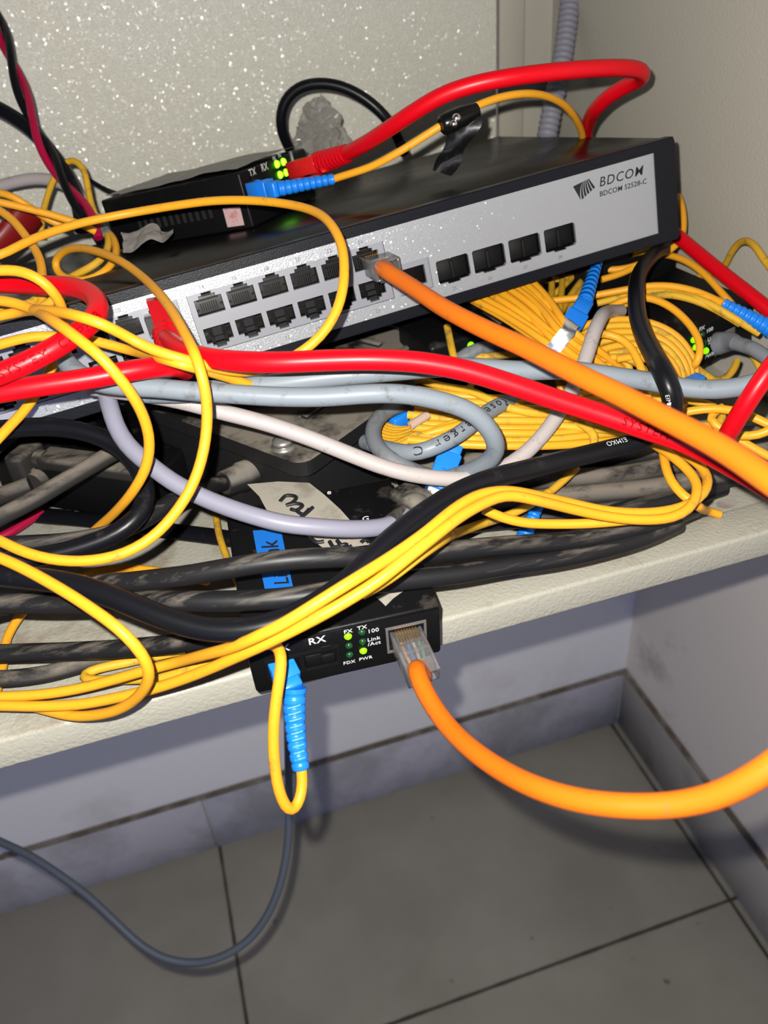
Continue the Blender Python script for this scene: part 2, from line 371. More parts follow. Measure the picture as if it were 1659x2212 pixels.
# ================================================================== THE CABINET
XS, YB, YF = 297.0, 600.0, 228.0
cab = thing('equipment_cabinet', (0, 400, -245), 'open cream metal equipment cabinet whose front rail runs across the photo', 'cabinet')
b = MB(); b.box(WORLD, (-560, YF+18, -236), (XS+2, YB, -234)); b.build('tray_floor', M['cream'], cab)
b = MB(); b.box(WORLD, (-560, YF, -244.6), (XS+60, YF+20, -230), 1.6, 3); b.build('front_rail', M['cream'], cab)
b = MB(); b.box(WORLD, (-560, YB, -245), (XS-42, YB+2, 420)); b.build('back_panel', M['panel'], cab)
b = MB(); b.box(WORLD, (XS-40.5, YB-3, -245), (XS-22, YB+2, 420), 1.2, 2); b.build('corner_flange', M['panel2'], cab)
b = MB(); b.box(WORLD, (XS-22, YB+1, -245), (XS, YB+4, 420)); b.build('corner_strip', M['panel2'], cab)
b = MB(); b.box(WORLD, (XS, YF+22, -245), (XS+2, YB+4, 420)); b.build('side_panel', M['panel2'], cab)
c = H(1571, 1088, -1.8); b = MB()
b.add([c+Vector((5.2*math.cos(t*math.pi/12), 3.2*math.sin(t*math.pi/12), 0.1)) for t in range(24)], [list(range(24))]); b.build('slot_hole', M['groove'], cab)

# ================================================================== THE SWITCH
def rodr(wv):
    a = Vector(wv); return Matrix.Rotation(a.length, 3, a)
R = rodr((-0.173, -0.091, 0.015)); U = R.col[0]; BK = R.col[1]; UP = R.col[2]
T0 = Vector((224.3, 348.0, -100.2))
SF = Fr(T0, U, -UP, -BK)      # (u to the right, v down, w out of the face)
sw = thing('network_switch', SF.p(-210, 40, -100), 'long black rack network switch with silver faceplate of ports, tilted across the tray', 'network switch')
def rect(x0, y0, x1, y1): return [(x0, y0), (x1, y0), (x1, y1), (x0, y1)]
b = MB(); b.box(SF, (-428, 1.0, -205), (12, 40.0, -6), 1.0, 2)
b.box(SF, (-430, -3.2, -206), (13.5, -0.5, -4), 0.6, 1)
b.build('chassis', M['metalblack'], sw)
b = MB(); b.box(SF, (12.6, 0.5, -200), (14.2, 39, -30), 0.3, 1); b.box(SF, (12.8, 6, -30), (15.4, 34, -9), 0.3, 1); b.build('side_bracket', M['metalblack'], sw)
def rrect(x0, y0, x1, y1, r, n=4):
    o = []
    for cx, cy, a in ((x1-r, y0+r, -90), (x1-r, y1-r, 0), (x0+r, y1-r, 90), (x0+r, y0+r, 180)):
        for k in range(n+1): t = math.radians(a+90*k/n); o.append((cx+r*math.cos(t), cy+r*math.sin(t)))
    return o
b = MB(); b.fill(SF, [rrect(-424, -4.2, 10.5, 40.4, 1.5), rect(-415, 0, 0, 35.7)], -6, 0.6)
fr2 = SF
b.box(SF, (-424, -4.6, -6), (10.5, -3.4, 0.2), 0.5, 2); b.box(SF, (-424, 39.4, -6), (10.5, 41.0, 0.2), 0.5, 2)
b.build('bezel', M['bezel'], sw)
BL = [(-218.3, -131.4), (-309.2, -222.3)]
SFPU = [-110.0, -92.6, -75.0, -57.4]
def sfp_poly(u0, v0=19.7):
    return [(u0, v0+0.6), (u0+0.6, v0), (u0+14.6, v0), (u0+15.5, v0+1.0), (u0+15.5, v0+9.2), (u0+14.6, v0+10.1), (u0+10.2, v0+10.1), (u0+10.2, v0+10.9), (u0+4.2, v0+10.9), (u0+4.2, v0+10.1), (u0+0.6, v0+10.1), (u0, v0+9.6)]
holes = [rect(a, 4.95, c_, 30.0) for a, c_ in BL]+[rect(-128.6, 16.7, -112.9, 30.0)]+[sfp_poly(u) for u in SFPU]
b = MB(); b.fill(SF, [rect(-415, 0, 0, 35.7)]+holes, -2.0, 0.0); b.build('faceplate', M['silver'], sw)
TOPP = [(0, 0), (2.3, 0), (2.3, -1.3), (3.7, -1.3), (3.7, -2.4), (8.0, -2.4), (8.0, -1.3), (9.4, -1.3), (9.4, 0), (11.7, 0), (11.7, 7.0), (0, 7.0)]
BOTP = [(0, 0), (11.7, 0), (11.7, 6.6), (9.4, 6.6), (9.4, 7.9), (8.0, 7.9), (8.0, 9.0), (3.7, 9.0), (3.7, 7.9), (2.3, 7.9), (2.3, 6.6), (0, 6.6)]
ports = []
for bi, (a, c_) in enumerate(BL):
    lp = [rect(a+0.15, 5.1, c_-0.15, 29.85)]
    for k in range(6):
        uu = (-215.9 if bi == 0 else -306.8)+13.97*k
        ports += [(uu, 7.66, 0), (uu, 19.9, 1)]
        lp += [[(uu+x, 7.66+y) for x, y in TOPP], [(uu+x, 19.9+y) for x, y in BOTP]]
    b = MB(); b.fill(SF, lp, -3.2, -0.7); b.build('port_block', M['block'], sw)
b = MB(); b.fill(SF, [rect(-128.5, 16.8, -113.0, 29.9), rect(-126.6, 19.2, -115.2, 27.4)], -3.2, -0.6); b.build('console_port_frame', M['block'], sw)
b = MB(); b.prism(SF, rect(-126.6, 19.2, -115.2, 27.4), -12, -2.4, True, False); b.box(SF, (-123.5, 25, -8), (-118.5, 27.4, -3.4)); b.build('console_port', M['port'], sw)
def port_mesh(top):
    p = MB(); p.prism(SF, TOPP if top else BOTP, -12, -2.5, True, False)
    q = MB()
    if top:
        for k in range(8): q.box(SF, (2.2+k*0.95, 2.6, -9), (2.55+k*0.95, 6.7, -3.8+0.05*k))
        q.box(SF, (1.2, 1.0, -11), (10.5, 1.6, -5)); q.box(SF, (3.9, -1.2, -9), (7.8, -0.5, -3.4)); q.box(SF, (0.1, 4.6, -8), (1.2, 5.0, -3.2)); q.box(SF, (10.5, 4.0, -8), (11.6, 4.4, -3.2))
    else:
        q.box(SF, (3.8, 2.0, -9), (7.9, 4.6, -5.0)); q.box(SF, (3.9, 5.0, -8), (7.8, 6.8, -3.8)); q.box(SF, (3.9, 7.4, -7), (7.8, 8.9, -3.2))
        q.box(SF, (0.1, 3.4, -8), (1.8, 3.8, -3.2)); q.box(SF, (9.2, 1.4, -8), (11.6, 1.9, -3.2))
    return p, q
protos = {}
for (uu, vv, bt) in ports:
    if bt not in protos:
        p, q = port_mesh(bt == 0)
        po = p.build('network_port', M['port'], sw); qo = q.build('port_contacts', M['contact'], po)
        protos[bt] = (po, qo)
    else:
        po = protos[bt][0].copy(); qo = protos[bt][1].copy(); COL.objects.link(po); COL.objects.link(qo); qo.parent = po; po.parent = sw
    po.location = (U*uu-UP*vv)/1000.0
sp = None
for u0 in SFPU:
    if sp is None:
        p = MB(); p.prism(SF, [(x, y) for x, y in sfp_poly(0, 0)], -9, -1.2, True, False)
        p.box(SF, (0.5, 0.5, -6), (15, 9.7, -2.6), 0.4, 1); p.box(SF, (6.9, 1.6, -2.6), (8.6, 9.4, -1.2), 0.3, 2)
        sp = p.build('fibre_module_bay', M['port'], sw); so = sp
    else: so = sp.copy(); COL.objects.link(so)
    so.parent = sw; so.location = (U*u0-UP*19.7)/1000.0
def face_text(parent, fr, txt, x, y, size, mtl, name='lettering', **k):
    b = MB(); b.text(Fr(fr.p(x, y, 0.03), fr.x, -fr.y, fr.z), txt, size, **k); return b.build(name, mtl, parent)
for k in range(6):
    face_text(sw, SF, str(14+2*k), -215.9+13.97*k+3.6, 3.6, 2.4, M['inkgrey'], 'port_number')
    face_text(sw, SF, str(13+2*k), -215.9+13.97*k+4.6, 34.0, 2.4, M['inkgrey'], 'port_number')
    face_text(sw, SF, str(2+2*k), -306.8+13.97*k+3.6, 3.6, 2.4, M['inkgrey'], 'port_number')
    face_text(sw, SF, str(1+2*k), -306.8+13.97*k+4.6, 34.0, 2.4, M['inkgrey'], 'port_number')
for k, u0 in enumerate(SFPU): face_text(sw, SF, str(25+k), u0+5.5, 34.0, 2.2, M['inkgrey'], 'port_number')
face_text(sw, SF, 'BDCOM', -28.2, 7.9, 5.7, M['ink'], 'brand_lettering', bold=0.015, shear=0.22, space=1.14)
face_text(sw, SF, 'BDCOM S2528-C', -28.4, 12.1, 3.1, M['ink'], 'model_lettering', bold=0.02, shear=0.12, space=1.06)
# swept fan emblem
b = MB(); FT = Fr(SF.p(0, 0, 0.05), SF.x, SF.y, SF.z)
A, B_, C_, D_ = (-40.8, 4.6), (-32.6, 3.2), (-29.8, 7.4), (-37.6, 11.4)
def q4(s, t):
    return (A[0]*(1-s)*(1-t)+B_[0]*s*(1-t)+C_[0]*s*t+D_[0]*(1-s)*t, A[1]*(1-s)*(1-t)+B_[1]*s*(1-t)+C_[1]*s*t+D_[1]*(1-s)*t)
def arcpt(f, t):   # blades fan out from the lower left corner and bow to the upper right
    a0 = (A[0]+0.6, A[1]+0.4) if f == 0 else None
    s0 = 0.98; e = (D_[0]+(C_[0]-D_[0])*f, D_[1]+(C_[1]-D_[1])*f); st = (A[0]+(B_[0]-A[0])*(0.62+0.38*f), A[1]+(B_[1]-A[1])*(0.62+0.38*f))
    mx_ = (st[0]*0.62+e[0]*0.38-1.9*(1-f), st[1]*0.62+e[1]*0.38)
    return ((1-t)**2*st[0]+2*t*(1-t)*mx_[0]+t*t*e[0], (1-t)**2*st[1]+2*t*(1-t)*mx_[1]+t*t*e[1])
def blade(f0, f1):
    n = 10; pa = [arcpt(f0, i/n) for i in range(n+1)]; pb = [arcpt(f1, i/n) for i in range(n+1)]
    vs = [FT.p(x, y, 0) for x, y in pa]+[FT.p(x, y, 0) for x, y in pb]
    b.add(vs, [[i, i+1, n+2+i, n+1+i] for i in range(n)])
n = 10; pa = [arcpt(0.0, i/n) for i in range(n+1)]
b.add([FT.p(*A, 0)]+[FT.p(x, y, 0) for x, y in pa], [[0, i+1, i+2] for i in range(n)])
for k in range(5): blade(0.07+k*0.19, 0.07+k*0.19+0.13)
b.build('emblem', M['ink'], sw)

# ================================================================== SMALL BUILDERS
def sc_plug(parent, back, front, up, boot_from, cable_r=1.85, material=None, tip=True, wdt=(9.0, 7.4), bootr=3.4):
    """housing from back to front, strain relief from boot_from to back"""
    m_ = material or M['blue']
    back, front, boot_from = Vector(back), Vector(front), Vector(boot_from)
    ax = (front-back); L_ = ax.length; ax.normalize(); up = Vector(up); up = (up-ax*up.dot(ax)).normalized(); sd = ax.cross(up)
    f = Fr(back, ax, sd, up); a, h = wdt[0]/2, wdt[1]/2
    b = MB(); b.box(f, (L_*0.30, -a, -h), (L_*0.97, a, h), 0.5, 2)
    b.box(f, (0, -a*0.86, -h*0.86), (L_*0.34, a*0.86, h*0.86), 0.9, 2)
    for k in range(7): b.box(f, (L_*0.34+k*L_*0.035, -a-0.18, -h-0.18), (L_*0.34+k*L_*0.035+L_*0.018, a+0.18, h+0.18))
    b.box(f, (L_*0.62, -0.7, h), (L_*0.78, 0.7, h+0.6), 0.2, 1)
    b.build('connector_housing', m_, parent)
    ba = back-boot_from; Lb = ba.length; prof = []
    nr = 9
    for k in range(nr):
        r = 2.5+(bootr-2.5)*k/nr; s0 = Lb*k/nr; s1 = Lb*(k+0.62)/nr; s2 = Lb*(k+0.68)/nr; s3 = Lb*(k+0.98)/nr
        prof += [(s0, r), (s1, r+0.05), (s2, r-0.24), (s3, r-0.22)]
    prof.append((Lb+0.5, bootr))
    b = MB(); b.lathe(boot_from, ba, prof, 18); b.build('strain_relief', m_, parent)
    if tip:
        b = MB(); b.cyl(front-ax*1, front+ax*3.4, 1.6); b.build('ferrule', M['ferrule'], parent)
        b = MB(); b.box(f, (L_*0.97, -a*0.7, -h*0.62), (L_*1.03, a*0.7, h*0.62), 0.3, 1); b.build('inner_sleeve', M['inkwhite'], parent)
def boot_path(parent, pts, r0, r1, material, name='strain_relief', nr=11, slots=True):
    p = path(pts) if not isinstance(pts[0], Vector) else spline(pts, 0.5)
    p = spline([p[i] for i in range(0, len(p), max(1, len(p)//8))]+[p[-1]], 0.4)
    n = len(p)
    def rf(i):
        t = i/(n-1)*nr; fr = t-int(t); r = r0+(r1-r0)*i/(n-1)
        return r-(0.42 if fr > 0.68 and slots else 0)
    b = MB(); b.tube(p, 1, 18, rfun=rf); return b.build(name, material, parent)
def rj45(parent, nose, tail, up, jacket=None, clear=True, mtl=None):
    """clear modular plug, nose in the socket"""
    nose, tail = Vector(nose), Vector(tail); ax = (nose-tail).normalized(); up = Vector(up); up = (up-ax*up.dot(ax)).normalized(); sd = ax.cross(up)
    L_ = (nose-tail).length; f = Fr(tail, ax, sd, up); m_ = mtl or M['clear']
    b = MB()
    b.box(f, (0, -5.85, -4.0), (L_, -4.7, 4.0), 0.25, 1); b.box(f, (0, 4.7, -4.0), (L_, 5.85, 4.0), 0.25, 1)
    b.box(f, (0, -5.8, 2.9), (L_*0.55, 5.8, 4.0), 0.25, 1); b.box(f, (0, -5.8, -4.0), (L_, 5.8, -3.0), 0.25, 1)
    b.box(f, (L_*0.45, -5.7, -3.2), (L_, 5.7, 3.6), 0.3, 1)
    b.build('plug_body', m_, parent)
    b = MB(); b.box(f, (L_*0.25, -2.6, -6.4), (L_*0.9, 2.6, -5.2), 0.2, 1); b.box(f, (L_*0.85, -2.6, -6.2), (L_*0.98, 2.6, -3.6), 0.2, 1); b.build('latch_tab', m_, parent)
    b = MB()
    for k in range(8): b.box(f, (L_*0.72, -3.75+k*1.02, 2.4), (L_*0.98, -3.35+k*1.02, 4.08))
    b.build('gold_pins', M['gold'], parent)
    cols = [(0.8, 0.35, 0.08), (0.05, 0.25, 0.7), (0.8, 0.75, 0.7), (0.05, 0.4, 0.15)]
    for k in range(4):
        if 'wire%d' % k not in M: M['wire%d' % k] = mat('wire_insulation_%d' % k, cols[k], 0.5)
        b = MB(); b.tube(spline([f.p(L_*0.15, -1.5+k, 0.6), f.p(L_*0.4, -2.6+k*1.75, 1.0), f.p(L_*0.7, -3.0+k*2.0, 1.4)], 1), 0.45, 8); b.build('inner_wire', M['wire%d' % k], parent)

# ================================================================== MEDIA CONVERTERS
def converter(name, fr, W, L, Hh, label, mtl=None):
    t = thing(name, fr.p(W/2, L/2, 0), label, 'media converter')
    b = MB(); b.box(fr, (0, 0, 0), (W, L, Hh), 1.2, 3); b.build('housing', mtl or M['plastic'], t)
    return t
def on_plane(fr, axis_n, off, px, py):
    """where the pixel's ray meets the plane through fr.o + n*off"""
    r = ray(px, py); p0 = fr.o+axis_n*off; d = axis_n.dot(p0)/axis_n.dot(r); q = r*d-fr.o
    return q.dot(fr.x), q.dot(fr.y), q.dot(fr.z)
# front converter
yaw, pit = -0.067, 0.082
Rc = Matrix.Rotation(yaw, 3, 'Z') @ Matrix.Rotation(pit, 3, 'X')
CF = Fr((-2.5, 214.9, -227.8), Rc.col[0], Rc.col[1], Rc.col[2])
cf = converter('media_converter', CF, 70, 76, 25.5, 'black media converter hanging over the front rail, with RX, FX and PWR lettering')
FF = Fr(CF.o, CF.x, CF.z, -CF.y)   # front face frame: x right, y up, z out
def ff(px, py):
    a, bb, c_ = on_plane(CF, -CF.y, 0, px, py); return a, c_
# bezel plate
b = MB(); b.box(FF, (0.8, 0.8, 0), (69.2, 24.6, 0.5), 0.4, 1); b.build('front_plate', M['plastic'], cf)
xa, ya = ff(569, 1462); xb, yb = ff(727, 1380)
x0, y0 = ff(570, 1420); x1, y1 = ff(727, 1387); x2, y2 = ff(583, 1462)
b = MB(); rb0, rb1 = y2, ff(575, 1423)[1]
b.fill(FF, [rect(x0, rb0, x1+0.5, rb1), rect(x0+1, rb0+0.9, x0+12, rb1-0.9), rect(x0+13.5, rb0+0.9, x1-0.6, rb1-0.9)], 0.4, 1.8)
b.box(FF, (x0+14, rb0+1.6, 0.4), (x1-6, rb1-2.4, 1.1), 0.2, 1); b.box(FF, (x1-6.2, rb0+2, 0.4), (x1-1.5, rb1-3.5, 1.5), 0.2, 1); b.box(FF, (x0+20, rb1+0.2, 0.3), (x0+24, rb1+1.0, 1.4), 0.1, 1)
b.build('optical_receptacle', M['port'], cf)
for (px_, py_, on) in ((751, 1372, 1), (753, 1392, 0), (754.5, 1411.5, 0), (781, 1363, 0), (782.5, 1383, 0), (784, 1403, 1)):
    x, y = ff(px_, py_); b = MB(); b.sphere(FF.p(x, y, 0.3), 1.45, FF.z, True); b.build('indicator_light', M['ledon' if on else 'ledoff'], cf, 'lit green indicator' if on else 'unlit green indicator')
for s_, px_, py_, sz in (('RX', 666, 1391, 4.6), ('FX', 742, 1367, 2.6), ('TX', 771, 1359, 2.6), ('100', 793, 1366, 2.7), ('Link', 793, 1384, 2.6), ('/Act', 794, 1393.5, 2.6), ('FDX', 741, 1434, 2.25), ('PWR', 775, 1425.5, 2.25), ('TX', 588, 1410, 4.6)):
    x, y = ff(px_, py_); b = MB(); b.text(Fr(FF.p(x, y, 0.52), FF.x, FF.y, FF.z), s_, sz, bold=(0.07 if sz > 3 else 0.035), space=1.08); b.build('lettering', M['inkwhite'], cf)
# metal network socket
sx0, sy0 = ff(832, 1405); sx1, sy1 = ff(921, 1340)
sx0, sx1 = ff(833, 1375)[0], ff(920, 1362)[0]; sy0, sy1 = ff(876, 1397)[1]-0.4, ff(876, 1347)[1]+0.4
b = MB(); b.fill(FF, [rect(sx0, sy0, sx1, sy1), rect(sx0+0.9, sy0+0.9, sx1-0.9, sy1-0.9)], 0.3, 1.1); b.build('socket_frame', M['zinc'], cf)
b = MB(); b.prism(FF, rect(sx0+0.9, sy0+0.9, sx1-0.9, sy1-0.9), 0.52, 0.54); b.build('socket_opening', M['port'], cf)
# things stuck on its top
def top_pt(px, py, off=0.12):
    a, bb, c_ = on_plane(CF, CF.z, 25.5+off, px, py); return CF.p(a, bb, 25.5+off)
def poly_on_top(pts, off, th=0.12):
    b = MB(); vs = [top_pt(x, y, off) for x, y in pts]; n = len(vs)
    lo = [v-CF.z*th for v in vs]
    b.add(vs+lo, [list(range(n))]+[[i, (i+1) % n, n+(i+1) % n, n+i] for i in range(n)]); return b
poly_on_top([(534, 1046), (560, 1072), (575, 1100), (640, 1140), (704, 1188), (752, 1182), (800, 1176), (780, 1150), (735, 1100), (700, 1068), (668, 1043), (600, 1040)], 0.2).build('masking_tape', M['tape'], cf, 'beige masking tape with black handwriting')
poly_on_top([(812, 1290), (838, 1279), (872, 1276), (850, 1292), (833, 1309), (822, 1298)], 0.2).build('torn_tape', M['tape'], cf, 'torn scrap of beige tape')
poly_on_top([(546, 1146), (607, 1143), (618, 1200), (633, 1268), (572, 1272), (556, 1200)], 0.2).build('blue_label', M['bluelabel'], cf, 'blue label reading Link')
hand = [[(605, 1083), (618, 1071), (640, 1074), (632, 1086), (618, 1092)], [(618, 1092), (640, 1088), (654, 1092), (640, 1103), (628, 1100)], [(640, 1103), (655, 1112), (668, 1100)], [(648, 1120), (663, 1108), (676, 1096)],
        [(672, 1163), (684, 1172), (700, 1170)], [(712, 1170), (722, 1183), (735, 1178), (728, 1168)], [(735, 1178), (750, 1176), (742, 1187), (760, 1180)], [(780, 1172), (790, 1166), (798, 1172)]]
b = MB()
for s_ in hand: b.tube(spline([top_pt(x, y, 0.35) for x, y in s_], 0.6), 0.85, 8)
b.build('handwriting', M['ink'], cf)
o_ = top_pt(606, 1201, 0.35); xd = (top_pt(594, 1150, 0.35)-o_); b = MB()
b.text(Fr(o_, xd, (top_pt(570, 1203, 0.35)-o_), CF.z), 'nk', 9.5, bold=0.08); b.text(Fr(top_pt(625, 1262, 0.35), xd, (top_pt(570, 1203, 0.35)-o_), CF.z), 'Li', 8, bold=0.05); b.build('label_lettering', M['ink'], cf)
for s_, x, y in (('e', 706, 1068), ('G', 782, 1126), ('NNNNN', 668, 1072), ('NNNNN', 712, 1086)):
    if s_ == 'NNNNN': continue
    o2 = top_pt(x, y, 0.3); b = MB(); b.text(Fr(o2, top_pt(x+20, y-2, 0.3)-o2, top_pt(x, y-20, 0.3)-o2, CF.z), s_, 4.0, bold=0.05); b.build('lettering', M['inkwhite'], cf)

# upper converter standing on the switch
yw = 0.886; TP = T0+UP*3.6
a_ = U*math.cos(yw)+BK*math.sin(yw); b__ = -U*math.sin(yw)+BK*math.cos(yw)
UF = Fr(TP+U*(-174.2)+BK*83.6, a_, b__, UP)
uc = converter('media_converter', UF, 72, 90.3, 26.6, 'black media converter standing on top of the switch beside a red plug')
UFF = Fr(UF.o, UF.x, UF.z, -UF.y)
def uf(px, py):
    a, bb, c_ = on_plane(UF, -UF.y, 0, px, py); return a, c_
for k, (px_, py_) in enumerate(((596, 355), (610, 350), (603, 378), (616, 373))):
    x, y = uf(px_, py_); b = MB(); b.sphere(UFF.p(x, y, 0.3), 1.9, UFF.z, True); b.build('indicator_light', M['ledup'], uc, 'lit green indicator')
for s_, px_, py_ in (('TX', 540, 383), ('RX', 566, 371)):
    x, y = uf(px_, py_); b = MB(); b.text(Fr(UFF.p(x, y, 0.06), UFF.x, UFF.y, UFF.z), s_, 5.2, bold=0.05); b.build('lettering', M['inkwhite'], uc)
for s_, px_, py_ in (('FX', 590, 347), ('TX', 601, 341)):
    x, y = uf(px_, py_); b = MB(); b.text(Fr(UFF.p(x, y, 0.06), UFF.x, UFF.y, UFF.z), s_, 2.6, bold=0.03); b.build('lettering', M['inkwhite'], uc)
x, y = uf(634, 365); b = MB(); b.box(UFF, (x-0.8, y-8, 0), (x+0.6, y+9, 1.6), 0.2, 1); b.build('socket_frame', M['zinc'], uc)
x, y = uf(560, 398); b = MB(); b.box(UFF, (x-6, y-5, 0), (x+16, y+5, 1.2), 0.3, 1); b.build('optical_receptacle', M['port'], uc)
b = MB(); b.sphere(UFF.p(*uf(576, 391), 0.3), 1.2, UFF.z, True); b.build('white_button', M['inkwhite'], uc)
# vents in the long side (low slots) and the little sticker
b = MB(); SFr = Fr(UF.o, UF.y, UF.z, -UF.x)
for k in range(12): b.box(SFr, (22+k*4.2, 8, 0.0), (24+k*4.2, 19, 0.25))
b.build('side_vents', M['hole'], uc)
def sidep(px, py): 
    a, bb, c_ = on_plane(UF, -UF.x, 0.2, px, py); return UF.p(a, bb, c_)
b = MB(); vs = [sidep(481, 450), sidep(518, 446), sidep(528, 486), sidep(492, 491)]; b.add(vs, [[0, 1, 2, 3]]); b.add([v-UF.x*0.15 for v in vs], [[0, 1, 2, 3]]); b.build('sticker', M['sticker'], uc, 'small pink and white warranty sticker')

# right-hand converter on the tray
def fit_conv(px0, py0, px1, py1, z0):
    p = ray(px0, py0); p = p*(z0/p.z); q = ray(px1, py1)
    best = None
    for i in range(200, 700):
        e = q*i
        if best is None or abs((e-p).length-70) < best[0]: best = (abs((e-p).length-70), e)
    return p, best[1]
p_, q_ = fit_conv(1392, 856, 1625, 738, -214)
xd = (q_-p_).normalized(); zd = Vector((0, 0, 1)); zd = (zd-xd*zd.dot(xd)).normalized(); yd = zd.cross(xd)
RF = Fr(p_, xd, yd, zd)
rc = converter('media_converter', RF, 70, 62, 25, 'black media converter with three lit green lights at the right end of the tray')
RFF = Fr(RF.o, RF.x, RF.z, -RF.y)
def rf_(px, py):
    a, bb, c_ = on_plane(RF, -RF.y, 0, px, py); return a, c_
for px_, py_, on in ((1497, 733, 1), (1501, 749, 1), (1523, 757, 1), (1515, 722, 0), (1519, 740, 0)):
    x, y = rf_(px_, py_); b = MB(); b.sphere(RFF.p(x, y, 0.3), 1.7, RFF.z, True); b.build('indicator_light', M['ledon' if on else 'ledoff'], rc, 'lit green indicator' if on else 'unlit indicator')
for s_, px_, py_ in (('FX', 1510, 716), ('100', 1525, 720), ('Link', 1528, 738), ('/Act', 1530, 744), ('PWR', 1522, 776)):
    x, y = rf_(px_, py_); b = MB(); b.text(Fr(RFF.p(x, y, 0.06), RFF.x, RFF.y, RFF.z), s_, 3.0, bold=0.06); b.build('lettering', M['inkwhite'], rc)
x, y = rf_(1562, 738); b = MB(); b.box(RFF, (x-6, y-6, 0), (x+7, y+6, 1), 0.3, 1); b.build('socket_frame', M['zinc'], rc)
# black adapter behind
p1 = D(1262, 668, 455); AF = Fr(p1, (0.98, 0.12, 0.03), (-0.12, 0.98, 0), (0, 0, 1))
ad = thing('power_adapter', AF.p(25, 20, 0), 'black power adapter with rounded corner behind the right media converter', 'power adapter')
b = MB(); b.box(AF, (0, 0, -8), (62, 45, 24), 5.0, 5); b.build('housing', M['plastic'], ad)
xa, ya_, za = on_plane(AF, -AF.y, 0, 1343, 649)
b = MB(); b.sphere(AF.p(xa, 0, za), 1.6, -AF.y, True); b.build('indicator_light', M['ledon'], ad, 'lit green indicator')
# black adapter with a light, left of centre under the switch
p2 = D(955, 800, 405); BF = Fr(p2, (0.99, 0.10, 0.05), (-0.1, 0.99, 0), (0, 0, 1))
ad2 = thing('power_adapter', BF.p(25, 20, 0), 'black power adapter with a green light, below the middle of the switch', 'power adapter')
b = MB(); b.box(BF, (-6, 0, -25), (34, 40, 14), 2.5, 3); b.build('housing', M['plastic'], ad2)
xa, ya_, za = on_plane(BF, -BF.y, 0, 1015, 749)
b = MB(); b.sphere(BF.p(xa, 0, za), 1.7, -BF.y, True); b.build('indicator_light', M['ledon'], ad2, 'lit green indicator')

# ================================================================== SPLICE CLOSURES
a2 = math.radians(36); e2 = Vector((math.cos(a2), math.sin(a2), 0)); e1 = Vector((-math.sin(a2), math.cos(a2), 0))
KF = Fr((37, 289, -184), e2, e1, (0, 0, 1))
kl = thing('splice_closure', KF.p(60, 50, -50), 'dusty black fibre splice closure with bolted flange, under the middle of the switch', 'splice closure')
b = MB()
b.fill(KF, [rrect(0, 0, 175, 112, 7, 6)], -7, 0); b.build('flange', M['closure'], kl)
b = MB(); b.box(KF, (4, 5, -46), (171, 107, -6), 4, 4); b.build('body', M['closure'], kl)
b = MB()
for k in range(5): b.box(KF, (38+k*22, 40, 0), (42+k*22, 96, 2.2), 0.9, 2)
b.box(KF, (30, 24, -0.5), (140, 28, 1.8), 0.8, 2); b.build('ribs', M['closure'], kl)
for px_, py_ in ((612, 966), (926, 726), (890, 716)):
    c = ray(px_, py_); c = c*(-184/c.z)
    b = MB(); b.lathe(c, (0, 0, 1), [(0, 5.2), (0.8, 5.2), (0.8, 3.0), (2.0, 3.0), (2.2, 4.6), (3.6, 4.4), (4.5, 2.8), (4.7, 0.1)], 20); b.build('bolt', M['zinc'], kl)
g0 = D(548, 1020, 378); g1 = D(484, 1044, 366)
b = MB(); b.lathe(g0, g1-g0, [(0, 6.8), (8, 6.8), (8.2, 6.0), ((g1-g0).length, 5.6), ((g1-g0).length+0.2, 4.8)], 22); b.build('cable_gland', M['closure'], kl)
# second closure at left
q0 = H(72, 994, 32); q1 = H(292, 1024, 32); xd = (q1-q0).normalized()
LF = Fr(q0, xd, Vector((0, 0, 1)).cross(xd), (0, 0, 1))
LL = (q1-q0).length
l2 = thing('splice_closure', LF.p(20, 15, -30), 'dusty black splice box with clamp bar at the left edge, under the black loop', 'splice closure')
b = MB(); b.box(LF, (-30, 2, -30), (LL+6, 60, -5), 1.5, 2); b.build('body', M['plastic'], l2)
b = MB(); b.box(LF, (0, 0, -6), (LL, 13, 1.0), 2.0, 3); b.cyl(LF.p(-2, 5, -3), LF.p(3, 5, -3), 5); b.build('clamp_bar', M['blackdd'], l2)
b = MB(); b.box(LF, (-14, -5, -26), (-4, 14, 3), 2.5, 3); b.build('end_bracket', M['blackdd'], l2)
c0 = D(112, 1012, 415); c1 = D(62, 1052, 398)
b = MB(); b.lathe(c0, c1-c0, [(0, 8), (9, 8), (9.3, 6.6), (14, 6.2), (14.2, 5.0), (17, 5.0)], 22); b.build('cable_gland', M['blackdd'], l2)

# ================================================================== CABLES  (name, key, material, diameter, path, label)
Yn, Bn = 'fibre_patch_cable', 'power_cable'
def Y(key, pts, label, mtl='yellow', dia=3.7, group=None, **k): return cable(Yn, key, M[mtl], dia, pts, label, 'cable', group, **k)
def Bk(key, pts, label, mtl='black', dia=7.4, **k): return cable(Bn, key, M[mtl], dia, pts, label, 'cable', **k)
